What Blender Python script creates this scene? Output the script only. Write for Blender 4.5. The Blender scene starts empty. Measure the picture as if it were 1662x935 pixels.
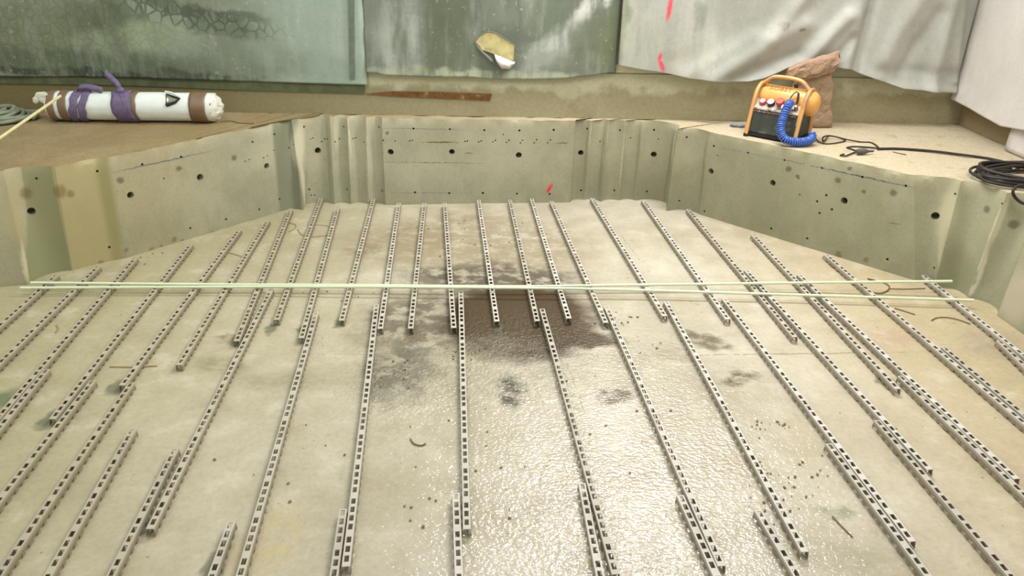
import bpy, bmesh, math, random
from mathutils import Vector, Matrix, noise, Quaternion
from mathutils.bvhtree import BVHTree
random.seed(7)
SC = bpy.context.scene
COL = SC.collection
# ------------------------------------------------------------------ camera
FPX, PITCH, ROLL, CAMH = 1299.46, math.radians(25.598), math.radians(1.3207), 2.1006
CAM = Vector((0, 0, CAMH))
fwd = Vector((0, math.cos(PITCH), -math.sin(PITCH)))
r0 = Vector((1, 0, 0)); u0 = r0.cross(fwd)
RT = r0 * math.cos(ROLL) + u0 * math.sin(ROLL)
UP = -r0 * math.sin(ROLL) + u0 * math.cos(ROLL)
cd = bpy.data.cameras.new('camera'); cam = bpy.data.objects.new('camera', cd); COL.objects.link(cam)
cd.sensor_width = 36.0; cd.lens = 36.0 * FPX / 1662.0; cd.clip_start = .05
cam.matrix_world = Matrix(((RT.x, UP.x, -fwd.x, CAM.x), (RT.y, UP.y, -fwd.y, CAM.y), (RT.z, UP.z, -fwd.z, CAM.z), (0, 0, 0, 1)))
SC.camera = cam

def ray(px, py):                       # a direction from the measured photograph
    return fwd * FPX + RT * (px - 831) - UP * (py - 467.5)
def at(px, py, z=0.0):                 # where that direction meets a level plane
    d = ray(px, py); return CAM + d * ((z - CAMH) / d.z)
LZ = 0.65                              # height of the ledge above the pit floor
W0 = at(360, 182, LZ); W1 = at(1553, 202, LZ)
WD = (W1 - W0); WD.z = 0; WD.normalize()
WN = Vector((WD.y, -WD.x, 0))          # back wall normal, towards the room
if WN.y > 0: WN = -WN
R0 = W1.copy(); RD = Vector((0.082, -1, 0)).normalized(); RN = Vector((-1, -0.082, 0)).normalized()
def wall_uz(px, py, off=0.0, o=None, d=None, n=None):
    o = o or W0; d = d or WD; n = n or WN
    q = o + n * off; v = ray(px, py)
    t = (q - CAM).dot(n) / v.dot(n)
    p = CAM + v * t
    return (p - o).dot(d), p.z
def wall_pt(u, z, off=0.0, o=None, d=None, n=None):
    o = o or W0; d = d or WD; n = n or WN
    p = o + d * u + n * off; p.z = z; return p
def wpx(px, py, off=0.0):
    u, z = wall_uz(px, py, off); return wall_pt(u, z, off)

# ------------------------------------------------------------------ tagging
def tag(o, label, cat, group=None, kind=None):
    o['label'] = label; o['category'] = cat
    if group: o['group'] = group
    if kind: o['kind'] = kind
    return o
def link_mesh(name, me, mat, parent=None):
    o = bpy.data.objects.new(name, me); COL.objects.link(o)
    if mat is not None and not me.materials: me.materials.append(mat)
    if parent is not None: o.parent = parent
    return o
def obj(name, bm, mat, parent=None, smooth=True, angle=38):
    me = bpy.data.meshes.new(name)
    bmesh.ops.recalc_face_normals(bm, faces=bm.faces[:])
    bm.to_mesh(me); bm.free()
    if smooth:
        for p in me.polygons: p.use_smooth = True
        me.set_sharp_from_angle(angle=math.radians(angle))
    return link_mesh(name, me, mat, parent)
def empty(name, loc=(0, 0, 0), rz=0):
    o = bpy.data.objects.new(name, None); COL.objects.link(o)
    o.location = loc; o.rotation_euler = (0, 0, rz); o.empty_display_size = .05
    return o
def B(): return bmesh.new()

# ------------------------------------------------------------------ shapes
def tube(bm, pts, r, seg=8, closed=False, flat=1.0, caps=True):
    pts = [Vector(p) for p in pts]; n = len(pts)
    rad = r if isinstance(r, (list, tuple)) else [r] * n
    t0 = (pts[1] - pts[0]).normalized()
    nrm = t0.orthogonal().normalized()
    if abs(t0.z) < .9: nrm = (Vector((0, 0, 1)) - t0 * t0.z).normalized()
    rings = []; pt = t0
    for i in range(n):
        if closed: t = (pts[(i + 1) % n] - pts[i - 1]).normalized()
        elif i == 0: t = t0
        elif i == n - 1: t = (pts[-1] - pts[-2]).normalized()
        else: t = (pts[i + 1] - pts[i - 1]).normalized()
        q = pt.rotation_difference(t); nrm = q @ nrm; nrm = (nrm - t * nrm.dot(t)).normalized(); pt = t
        b = t.cross(nrm)
        rings.append([bm.verts.new(pts[i] + (nrm * math.cos(a) + b * math.sin(a) * flat) * rad[i]) for a in [2 * math.pi * k / seg for k in range(seg)]])
    m = n if closed else n - 1
    for i in range(m):
        a, c = rings[i], rings[(i + 1) % n]
        for k in range(seg): bm.faces.new((a[k], a[(k + 1) % seg], c[(k + 1) % seg], c[k]))
    if caps and not closed: bm.faces.new(rings[0][::-1]); bm.faces.new(rings[-1])
def box(bm, c, s, mat=None):
    v = [bm.verts.new(Vector((c[0] + s[0] * x / 2, c[1] + s[1] * y / 2, c[2] + s[2] * z / 2)) if mat is None else mat @ Vector((c[0] + s[0] * x / 2, c[1] + s[1] * y / 2, c[2] + s[2] * z / 2))) for x in (-1, 1) for y in (-1, 1) for z in (-1, 1)]
    for f in ((0, 1, 3, 2), (4, 6, 7, 5), (0, 4, 5, 1), (2, 3, 7, 6), (0, 2, 6, 4), (1, 5, 7, 3)): bm.faces.new([v[i] for i in f])
    return v
def prism(bm, poly, x0, x1):           # polygon in (y,z) extruded along x
    a = [bm.verts.new((x0, y, z)) for y, z in poly]; b = [bm.verts.new((x1, y, z)) for y, z in poly]
    n = len(poly); bm.faces.new(a); bm.faces.new(b[::-1])
    for i in range(n): bm.faces.new((a[i], b[i], b[(i + 1) % n], a[(i + 1) % n]))
def lathe(bm, prof, mat, seg=20):      # profile (r, h) round local z, then matrix
    rings = []
    for r, h in prof:
        if r < 1e-6: rings.append([bm.verts.new(mat @ Vector((0, 0, h)))])
        else: rings.append([bm.verts.new(mat @ Vector((r * math.cos(2 * math.pi * k / seg), r * math.sin(2 * math.pi * k / seg), h))) for k in range(seg)])
    for a, b in zip(rings, rings[1:]):
        for k in range(seg):
            k2 = (k + 1) % seg
            if len(a) == 1 and len(b) == 1: continue
            if len(a) == 1: bm.faces.new((a[0], b[k2], b[k]))
            elif len(b) == 1: bm.faces.new((a[k], a[k2], b[0]))
            else: bm.faces.new((a[k], a[k2], b[k2], b[k]))
def smooth_path(pts, n=8, closed=False):
    pts = [Vector(p) for p in pts]; out = []; m = len(pts)
    for i in range(m if closed else m - 1):
        if closed: p = [pts[(i + k) % m] for k in (-1, 0, 1, 2)]
        else: p = [pts[max(0, i - 1)], pts[i], pts[i + 1], pts[min(m - 1, i + 2)]]
        for k in range(n):
            t = k / n
            out.append(.5 * (2 * p[1] + (p[2] - p[0]) * t + (2 * p[0] - 5 * p[1] + 4 * p[2] - p[3]) * t * t + (3 * p[1] - p[0] - 3 * p[2] + p[3]) * t ** 3))
    if not closed: out.append(pts[-1])
    return out
def lerp_tab(tab, x):
    if x <= tab[0][0]: return tab[0][1]
    for (a, b), (c, d) in zip(tab, tab[1:]):
        if x <= c: return b + (d - b) * (x - a) / max(c - a, 1e-9)
    return tab[-1][1]
def nz(p, s=1.0, seed=0.0): return noise.noise(Vector((p[0] * s + seed, p[1] * s - seed, p[2] * s + 2 * seed)))

# ------------------------------------------------------------------ materials
def lin(c):
    f = lambda v: (v / 255 / 12.92) if v / 255 <= .04045 else ((v / 255 + .055) / 1.055) ** 2.4
    return (f(c[0]), f(c[1]), f(c[2]), 1)
class NT:
    def __init__(s, name):
        s.m = bpy.data.materials.new(name); s.m.use_nodes = True; s.t = s.m.node_tree; s.n = s.t.nodes; s.l = s.t.links
        s.b = s.n['Principled BSDF']; s.tc = s.n.new('ShaderNodeTexCoord'); s.P = s.tc.outputs['Object']
    def put(s, v, sock):
        if isinstance(v, bpy.types.NodeSocket): s.l.new(v, sock)
        else: sock.default_value = v
    def noise(s, scale, detail=3, rough=.55, P=None, stretch=None, w=None):
        P = P or s.P
        if stretch:
            mp = s.n.new('ShaderNodeMapping'); mp.inputs['Scale'].default_value = stretch; s.l.new(P, mp.inputs[0]); P = mp.outputs[0]
        t = s.n.new('ShaderNodeTexNoise'); t.inputs['Scale'].default_value = scale; t.inputs['Detail'].default_value = detail; t.inputs['Roughness'].default_value = rough
        s.l.new(P, t.inputs['Vector']); return t
    def ramp(s, v, a, b, c=0.0, d=1.0, smooth=True):
        r = s.n.new('ShaderNodeMapRange'); r.interpolation_type = 'SMOOTHSTEP' if smooth else 'LINEAR'
        s.l.new(v, r.inputs[0]); r.inputs[1].default_value = a; r.inputs[2].default_value = b; r.inputs[3].default_value = c; r.inputs[4].default_value = d
        return r.outputs[0]
    def math(s, op, a, b=0.0):
        m = s.n.new('ShaderNodeMath'); m.operation = op; s.put(a, m.inputs[0]); s.put(b, m.inputs[1]); return m.outputs[0]
    def mix(s, f, a, b):
        m = s.n.new('ShaderNodeMix'); m.data_type = 'RGBA'; s.put(f, m.inputs[0]); s.put(a, m.inputs[6]); s.put(b, m.inputs[7]); return m.outputs[2]
    def mul(s, f, c, k):
        m = s.n.new('ShaderNodeMix'); m.data_type = 'RGBA'; m.blend_type = 'MULTIPLY'; s.put(f, m.inputs[0]); s.put(c, m.inputs[6]); s.put(k, m.inputs[7]); return m.outputs[2]
    def distort(s, scale, amt, detail=3):
        t = s.noise(scale, detail)
        a = s.n.new('ShaderNodeVectorMath'); a.operation = 'SUBTRACT'; s.l.new(t.outputs['Color'], a.inputs[0]); a.inputs[1].default_value = (.5, .5, .5)
        b = s.n.new('ShaderNodeVectorMath'); b.operation = 'SCALE'; s.l.new(a.outputs[0], b.inputs[0]); b.inputs['Scale'].default_value = amt
        c = s.n.new('ShaderNodeVectorMath'); c.operation = 'ADD'; s.l.new(s.P, c.inputs[0]); s.l.new(b.outputs[0], c.inputs[1])
        return c.outputs[0]
    def blob(s, P, loc, rot, sc, soft=.35):
        mp = s.n.new('ShaderNodeMapping'); mp.vector_type = 'TEXTURE'
        mp.inputs['Location'].default_value = loc; mp.inputs['Rotation'].default_value = rot; mp.inputs['Scale'].default_value = sc
        s.l.new(P, mp.inputs[0])
        ln = s.n.new('ShaderNodeVectorMath'); ln.operation = 'LENGTH'; s.l.new(mp.outputs[0], ln.inputs[0])
        return s.ramp(ln.outputs['Value'], 1 + soft, 1 - soft)
    def bump(s, h, strength=.3, dist=.01):
        b = s.n.new('ShaderNodeBump'); b.inputs['Strength'].default_value = strength; b.inputs['Distance'].default_value = dist
        s.l.new(h, b.inputs['Height']); s.l.new(b.outputs[0], s.b.inputs['Normal']); return b
    def done(s, col, rough=.8, metal=0.0, spec=.35):
        s.put(col, s.b.inputs['Base Color']); s.put(rough, s.b.inputs['Roughness']); s.b.inputs['Metallic'].default_value = metal
        s.b.inputs['Specular IOR Level'].default_value = spec; return s.m
def simple(name, c, rough=.6, metal=0.0, var=.12, scale=30, spec=.4, dirt=None, dscale=14, lo=.52, hi=.68):
    m = NT(name); n = m.noise(scale, 4)
    k = m.ramp(n.outputs[0], .3, .7, 1 - var, 1 + var * .5)
    cc = m.n.new('ShaderNodeCombineColor'); [m.l.new(k, cc.inputs[i]) for i in range(3)]
    col = m.mul(1.0, lin(c), cc.outputs[0])
    if dirt: col = m.mix(m.ramp(m.noise(dscale, 5).outputs[0], lo, hi), col, lin(dirt))
    m.bump(n.outputs[0], .15, .003)
    return m.done(col, rough, metal, spec)

def seg_blob(m, P, a, b, w, soft=.4):   # a thin ellipsoid between two 3-D points
    a, b = Vector(a), Vector(b); d = b - a
    e = d.to_track_quat('X', 'Z').to_euler()
    return m.blob(P, (a + b) / 2, e, (d.length / 2, w, w), soft)

# ---- floor
def floor_material():
    m = NT('pit_floor_concrete')
    big = m.noise(.9, 4, .6); mid = m.noise(5, 5, .62); fine = m.noise(38, 4, .6)
    col = m.mix(m.ramp(big.outputs[0], .35, .65), lin((178, 168, 146)), lin((198, 189, 170)))
    sx = m.n.new('ShaderNodeSeparateXYZ'); m.l.new(m.P, sx.inputs[0])
    col = m.mix(m.ramp(sx.outputs[0], -2.6, .4, .75, 0), col, lin((168, 160, 118)))
    col = m.mix(m.ramp(sx.outputs[0], 1.0, 2.4, 0, .8), col, lin((184, 166, 130)))
    col = m.mix(m.ramp(mid.outputs[0], .5, .72, 0, .45), col, lin((212, 203, 182)))
    col = m.mix(m.ramp(mid.outputs[0], .5, .3, 0, .4), col, lin((162, 150, 120)))
    D = m.distort(6, .30, 5); D2 = m.distort(14, .12, 5); D3 = m.distort(9, .20, 8); patchy = m.noise(11, 5, .65, stretch=(.8, 1, 1))
    def fb(cx, cy, rx, ry, c, k, soft=.4, P=None, rot=0.0):
        nonlocal col
        a = at(cx, cy); ex = (at(cx + rx, cy) - a).length; ey = (at(cx, cy + ry) - at(cx, cy - ry)).length / 2
        f = m.blob(P or D, a, (0, 0, rot), (ex, ey, 1), soft)
        f = m.math('MULTIPLY', f, k)
        if soft >= .45: f = m.math('MULTIPLY', f, m.ramp(patchy.outputs[0], .36, .56, .25, 1.15))
        col = m.mix(f, col, lin(c)); return f
    brown = (76, 58, 33); grey = (100, 92, 76)
    fb(800, 395, 150, 48, (140, 124, 90), .55, .6); fb(650, 392, 85, 32, (146, 128, 98), .45, .6)
    fb(800, 452, 135, 26, grey, .9, .45)
    fb(690, 520, 95, 48, (112, 103, 84), .85, .55)
    fb(648, 602, 56, 44, (104, 99, 84), .9, .45); fb(640, 640, 40, 14, (150, 146, 126), .6, .5)
    w1 = fb(842, 518, 124, 62, brown, 1.0, .2, D3); w2 = fb(925, 548, 80, 16, brown, .95, .3, D3)
    fb(800, 562, 70, 18, (120, 112, 95), .6, .5, D2)
    fb(770, 610, 160, 40, (150, 142, 118), .35, .6)
    fb(830, 634, 20, 24, (84, 80, 68), .95, .5, D2); fb(1000, 642, 34, 12, (118, 108, 88), .9, .5, D3, .3)
    fb(1200, 616, 34, 10, (108, 96, 72), .9, .46, D3, .35); fb(1135, 548, 32, 11, (110, 100, 80), .85, .5, D3, -.4); fb(1160, 560, 30, 8, (116, 104, 80), .8, .5, D2)
    fb(1100, 575, 26, 10, (140, 126, 98), .5, .5, D2); fb(365, 592, 50, 13, (140, 134, 104), .6, .5, D2)
    fb(455, 618, 80, 13, (150, 144, 114), .5, .5, D2); fb(372, 548, 22, 7, (120, 96, 76), .7, .5, D2)
    fb(6, 648, 22, 15, (96, 112, 74), .8, .4, D2); fb(1375, 905, 80, 26, (158, 150, 126), .5, .5, D2)
    fb(1355, 832, 36, 8, (122, 128, 96), .6, .5, D2); fb(1620, 560, 50, 20, (150, 132, 112), .5, .6, D2)
    fb(1440, 548, 40, 10, (178, 150, 124), .6, .5); fb(590, 405, 30, 9, (146, 128, 104), .6, .5, D2)
    fb(430, 880, 40, 60, (196, 176, 124), .5, .7); fb(240, 850, 14, 9, (120, 136, 104), .7, .5, D2)
    fb(1330, 720, 60, 40, (178, 160, 124), .3, .7); fb(750, 355, 40, 8, (150, 136, 110), .5, .5, D2)
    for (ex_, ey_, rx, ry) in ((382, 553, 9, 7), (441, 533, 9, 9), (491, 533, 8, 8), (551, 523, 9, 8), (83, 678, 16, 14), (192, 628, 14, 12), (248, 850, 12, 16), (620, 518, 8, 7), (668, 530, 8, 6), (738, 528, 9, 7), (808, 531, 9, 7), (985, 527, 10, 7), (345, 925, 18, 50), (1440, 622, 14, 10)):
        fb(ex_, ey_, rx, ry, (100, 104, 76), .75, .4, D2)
    # hairline joints in the slab
    J = m.distort(20, .03, 3)
    for (a, b, w, k) in (((440, 574), (1190, 576), .005, .35), ((1100, 576), (1480, 571), .006, .65), ((600, 371), (770, 371), .006, .5), ((910, 560), (960, 700), .004, .4), ((1000, 372), (1062, 452), .004, .5), ((860, 871), (1010, 869), .004, .4), ((985, 790), (1030, 930), .004, .25)):
        f = m.math('MULTIPLY', seg_blob(m, J, at(*a), at(*b), w), k); col = m.mix(f, col, lin((126, 108, 74)))
    # grit specks
    v = m.n.new('ShaderNodeTexVoronoi'); v.inputs['Scale'].default_value = 16; m.l.new(m.P, v.inputs['Vector'])
    sp = m.math('MULTIPLY', m.ramp(v.outputs['Distance'], .13, .05), m.ramp(m.noise(3.1, 2).outputs[0], .52, .62))
    col = m.mix(m.math('MULTIPLY', sp, .7), col, lin((126, 110, 76)))
    col = m.mul(m.ramp(fine.outputs[0], .35, .6, .10, 0), col, lin((150, 140, 115)))
    # damp sheen: strong and lumpy in the near middle, in the wet patch, dry elsewhere
    a = at(1010, 860); W = m.blob(D, a, (0, 0, -.25), (1.2, 1.35, 3), .7)
    a = at(640, 720); Wb = m.math('MULTIPLY', m.blob(D, a, (0, 0, 0), (.9, .8, 3), .8), .5)
    a = at(820, 600); Wc = m.math('MULTIPLY', m.blob(D, a, (0, 0, 0), (.6, .5, 3), .6), .45)
    wet = m.math('MAXIMUM', m.math('MAXIMUM', W, Wb), Wc)
    Wd = m.blob(D, at(815, 560), (0, 0, 0), (.75, .45, 3), .6); We = m.blob(D, at(650, 620), (0, 0, 0), (.3, .3, 3), .6)
    rough = m.ramp(wet, 0, .8, .6, .05, False)
    gr = m.noise(80, 2, .5, stretch=(.75, 1, 1)); gr2 = m.noise(34, 2, .5)
    h1 = m.math('MULTIPLY', m.math('ADD', gr.outputs[0], m.math('MULTIPLY', gr2.outputs[0], .9)), m.math('ADD', m.ramp(wet, 0, 1, .12, 1, False), m.math('MULTIPLY', m.math('MAXIMUM', Wd, We), 1.3)))
    h = m.math('ADD', m.math('MULTIPLY', mid.outputs[0], .25), h1)
    m.bump(h, .8, .0062)
    mm = m.done(col, rough, 0, .55); m.l.new(m.ramp(wet, 0, 1, .35, .78, False), m.b.inputs['Specular IOR Level']); return mm
M = {}
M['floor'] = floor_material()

# ---- pit wall
def pit_wall_material():
    m = NT('cut_concrete_face')
    big = m.noise(1.6, 4, .6); mid = m.noise(7, 5, .6, stretch=(1, 1, .45)); fine = m.noise(60, 4, .6)
    col = m.mix(m.ramp(big.outputs[0], .38, .62), lin((164, 161, 135)), lin((182, 178, 152)))
    sx = m.n.new('ShaderNodeSeparateXYZ'); m.l.new(m.P, sx.inputs[0])
    col = m.mix(m.ramp(sx.outputs[0], -1.9, -2.4, 0, .55), col, lin((180, 166, 126)))
    col = m.mix(m.ramp(sx.outputs[0], 1.0, 2.4, 0, .5), col, lin((156, 155, 122)))
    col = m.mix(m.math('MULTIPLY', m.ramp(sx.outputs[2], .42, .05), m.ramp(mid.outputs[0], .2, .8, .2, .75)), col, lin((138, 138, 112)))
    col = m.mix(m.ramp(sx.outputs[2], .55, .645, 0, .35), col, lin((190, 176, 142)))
    col = m.mix(m.ramp(mid.outputs[0], .5, .7, 0, .25), col, lin((188, 182, 154)))
    col = m.mul(m.ramp(fine.outputs[0], .3, .6, .12, 0), col, lin((150, 146, 125)))
    def zone(x0, x1, c, k, e=.006):
        nonlocal col
        f = m.math('MULTIPLY', m.ramp(sx.outputs[0], x0 - e, x0 + e), m.ramp(sx.outputs[0], x1 + e, x1 - e)); f = m.math('MULTIPLY', f, m.ramp(sx.outputs[1], 4.1, 4.25))
        col = m.mix(m.math('MULTIPLY', f, k), col, lin(c))
    zone(-2.9, -2.73, (136, 138, 98), .75); zone(-2.73, -2.5, (176, 162, 116), .75); zone(-2.555, -2.496, (142, 136, 90), .7, .02); zone(-1.745, -1.6, (126, 128, 106), .85, .012)
    D = m.distort(30, .02, 3)
    for a, b, w, c, k in PIT_MARKS:
        f = m.math('MULTIPLY', seg_blob(m, D, a, b, w, .5), k); col = m.mix(f, col, lin(c))
    m.bump(m.math('ADD', m.math('MULTIPLY', fine.outputs[0], .3), mid.outputs[0]), .16, .006)
    return m.done(col, .85, 0, .25)
def ledge_material():
    m = NT('ledge_dusty_concrete')
    big = m.noise(1.3, 5, .6); mid = m.noise(9, 5, .6); fine = m.noise(70, 3)
    sx = m.n.new('ShaderNodeSeparateXYZ'); m.l.new(m.P, sx.inputs[0])
    col = m.mix(m.ramp(sx.outputs[0], -2.2, 1.4), lin((150, 130, 92)), lin((196, 182, 154)))
    col = m.mix(m.ramp(big.outputs[0], .42, .7, 0, .5), col, lin((184, 168, 132)))
    col = m.mix(m.ramp(mid.outputs[0], .55, .7, 0, .35), col, lin((142, 124, 92)))
    col = m.mul(m.ramp(fine.outputs[0], .3, .6, .25, 0), col, lin((160, 145, 115)))
    m.bump(m.math('ADD', mid.outputs[0], m.math('MULTIPLY', fine.outputs[0], .3)), .25, .01)
    return m.done(col, .85, 0, .25)

# ------------------------------------------------------------------ pit block: ledge with the scalloped, core-drilled face
# (top pixel, bottom pixel, scallop depth of the run that FOLLOWS, kind)
PAIRS = [((-140, 292), (-150, 486), .03), ((5, 276), (47, 462), .06), ((89, 271), (118, 438), .012), ((180, 255), (205, 418), .0), ((454, 198), (458, 342), .04),
         ((473, 194), (492, 341), .0), ((503, 188.5), (497, 331), .045), ((535, 188), (543, 331), .04), ((563, 188.5), (570, 331), .042), ((594, 190), (599, 331), .04),
         ((619, 191.5), (626, 332), .0), ((934, 196), (925, 328), .042), ((960, 195), (948, 324), .042), ((988, 194.8), (975, 327), .042), ((1016, 196), (1005, 325), .042),
         ((1043, 196), (1032, 325), .06), ((1099, 203), (1082, 329), .0), ((1100, 209), (1082, 342), .068), ((1154, 215), (1137, 348), .0), ((1484, 284), (1485, 455), .05),
         ((1560, 294), (1516, 467), .07), ((1635, 313), (1571, 482), .075), ((1690, 322), (1618, 512), .0)]
top, bot = [], []
for (a, b, d), (a2, b2, d2) in zip(PAIRS, PAIRS[1:]):
    t0_, t1_ = at(*a, LZ), at(*a2, LZ); b0_, b1_ = at(*b), at(*b2)
    L = (t1_ - t0_).length; n = max(4, int(L / .018))
    dr = (b1_ - b0_).normalized(); nn = Vector((-dr.y, dr.x, 0))       # away from the pit
    for k in range(n):
        s = k / n; arc = d * (1 - (2 * s - 1) ** 2)
        top.append(t0_.lerp(t1_, s) + nn * arc); bot.append(b0_.lerp(b1_, s) + nn * arc)
top.append(t1_); bot.append(b1_)
for p, q, n in (((3.02, 3.85), (2.86, 3.85), 22), ((3.05, 1.5), (2.92, 1.5), 20), ((3.1, -1.2), (3.0, -1.2), 10)):
    a, b = top[-1].copy(), bot[-1].copy()
    for k in range(1, n + 1):
        s = k / n; top.append(a.lerp(Vector((p[0], p[1], LZ)), s)); bot.append(b.lerp(Vector((q[0], q[1], 0)), s))
left_t = [Vector((-6.4, 3.3, LZ)).lerp(top[0], k / 30) for k in range(30)]; left_b = [Vector((-6.4, 3.3, 0)).lerp(bot[0], k / 30) for k in range(30)]
top = left_t + top; bot = left_b + bot
N = len(top)
outer = [Vector((5.2, -1.2, 0)), Vector((5.2, 6.9, 0)), Vector((-6.4, 6.9, 0))]
LEV = [-.08, 0, .03, .08, .14, .2, .26, .32, .38, .44, .5, .56, .6, .628, LZ]
bm = B(); rings = []
tan = [(top[min(N - 1, i + 1)] - top[max(0, i - 1)]).normalized() for i in range(N)]
for z in LEV:
    rg = []
    for i in range(N):
        s = max(0, z) / LZ
        p = bot[i].lerp(top[i], s); p.z = z
        nn = Vector((-tan[i].y, tan[i].x, 0))
        e = .005 * nz(p, 4, 3) + .0025 * nz(p, 16, 9)
        if z > .59: e += max(0, .024 * (nz(p, 6, 21) + .25) + .012 * nz(p, 19, 2)) * (1 if z == LZ else .4 if z > .62 else .1)
        if z == LZ: p.z -= .012 * max(0, nz(p, 8, 4))
        rg.append(bm.verts.new(p + nn * e))
    rings.append(rg)
for a, b in zip(rings, rings[1:]):
    for i in range(N - 1): bm.faces.new((a[i], a[i + 1], b[i + 1], b[i]))
NB = N - 52                                # the last 52 points run along the right side of the pit
run = -1e9; oxy = []
for i in range(N):
    if i < NB:
        run = max(run, top[i].x); oxy.append((-6.4 + (run + 6.4) * 11.6 / (top[NB - 1].x + 6.4), 6.9))
    else: oxy.append((5.2, 6.9 - 8.1 * (i - NB + 1) / (N - NB)))
ot = [bm.verts.new((x, y, LZ)) for x, y in oxy]; ob = [bm.verts.new((x, y, LEV[0])) for x, y in oxy]
for i in range(N - 1):
    f = bm.faces.new((rings[-1][i], rings[-1][i + 1], ot[i + 1], ot[i])); f.material_index = 1
    bm.faces.new((rings[0][i], ob[i], ob[i + 1], rings[0][i + 1])); bm.faces.new((ot[i], ot[i + 1], ob[i + 1], ob[i]))
bm.faces.new([r[-1] for r in rings] + [ot[-1], ob[-1]]); bm.faces.new([r[0] for r in rings] + [ot[0], ob[0]])
bmesh.ops.recalc_face_normals(bm, faces=bm.faces[:])
bm.normal_update()
bvh = BVHTree.FromBMesh(bm)
def on_wall(px, py):
    d = ray(px, py).normalized(); h = bvh.ray_cast(CAM, d)
    return h[0], h[1]
block_me = bpy.data.meshes.new('block'); bm.to_mesh(block_me); bm.free()
BIG = [(51, 343), (212, 317), (325, 288), (433, 269.6), (516, 244.5), (634, 247), (733.5, 246.6), (842, 252), (942.6, 248), (1061, 250.7), (1154, 278), (1254, 297), (1370, 326), (1518, 351)]
SMALL = [(59, 290), (158, 278), (231, 267), (294, 255), (410, 230.5), (445.5, 218), (493.7, 206), (557.7, 205.6), (615, 206.6), (671, 209), (730, 210), (786, 211.4), (843, 212), (898.7, 211), (953, 209),
         (1006, 211.4), (1061.5, 211), (1114.7, 222.8), (1158.5, 237), (1214, 248), (1273, 260), (1334, 273), (1399.4, 287.4), (1470, 301.7), (1550, 315), (1626, 331),
         (177.6, 401.5), (150, 430), (309, 370.5), (346, 376), (367, 356), (421, 340), (454, 323), (502, 307.6), (563, 307.7), (620, 309.7), (673.5, 312.6), (729, 313.7), (783.7, 313.5), (839, 314.5), (892, 315),
         (943, 309), (997, 309), (1050, 311), (1102.6, 326), (1143, 343), (1251.6, 371), (1310, 387), (1440, 421), (1516, 435), (1341, 317), (1350, 340), (1326, 327), (1330, 346)]
TINY = [(755, 229.7), (758.6, 229), (777, 230.5), (781, 229), (800, 230.5), (804, 228), (822, 231), (826, 227.8), (844.7, 232), (848, 228), (867, 232), (871, 227), (889, 232), (893.5, 227), (817, 218.5),
        (398, 262), (404.6, 259), (428, 256), (434, 253), (444.5, 244), (469, 240), (476, 235), (504, 225.8), (508, 224), (522, 230), (527, 226), (531, 225.8), (544, 230.5), (551, 225.5), (573, 225), (577.5, 224),
        (590.6, 231), (622, 228), (641.5, 229), (665, 229), (669, 228), (1296, 290), (136, 429), (328.5, 381), (1023.5, 224), (974, 229.6), (1068.5, 225.7), (1164, 252.5), (1298, 316), (505, 317), (511, 317), (266, 289.7)]
bm = B()
for lst, r, dep in ((BIG, .0235, .1), (SMALL, .0088, .06), (TINY, .006, .03)):
    for px, py in lst:
        h, n = on_wall(px, py)
        if h is None or h.z < .02 or abs(n.z) > .6: continue
        n = Vector((n.x, n.y, 0)).normalized()
        rr = r * random.uniform(.92, 1.1)
        mt = Matrix.Translation(h + n * .05) @ (-n).to_track_quat('Z', 'Y').to_matrix().to_4x4()
        bmesh.ops.create_cone(bm, cap_ends=True, segments=14 if r > .01 else 8, radius1=rr, radius2=rr, depth=.05 + dep, matrix=mt @ Matrix.Translation((0, 0, (.05 + dep) / 2)))
cut_me = bpy.data.meshes.new('cut'); bm.to_mesh(cut_me); bm.free()
PIT_MARKS = []
def mark(a, b, w, c, k):
    pa, pb = on_wall(*a)[0], on_wall(*b)[0]
    if pa and pb: PIT_MARKS.append((pa, pb, w, c, k))
blue = (98, 104, 118); rust = (112, 86, 50)
mark((188, 279), (335, 247), .005, blue, .8); mark((622, 208), (760, 211), .004, blue, .5); mark((840, 212), (936, 212), .004, blue, .6)
mark((624, 263), (778, 265), .003, (112, 106, 84), .9); mark((855, 264.5), (932, 265.5), .003, (112, 106, 84), .9); mark((520, 259), (600, 260), .003, (112, 106, 84), .6)
mark((625, 313), (760, 313), .004, blue, .45); mark((1262, 257), (1330, 272), .003, blue, .6); mark((1330, 272), (1476, 303), .0045, (76, 86, 104), .95); mark((1160, 238), (1262, 258), .003, blue, .4)
mark((685, 231), (743, 231), .005, rust, .95); mark((902, 232.5), (921, 232.5), .0045, rust, .9); mark((754, 248.5), (767, 249), .004, (110, 104, 80), .8); mark((1440, 361), (1462, 365), .004, (116, 108, 78), .7)
pale = (208, 200, 172)
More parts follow.
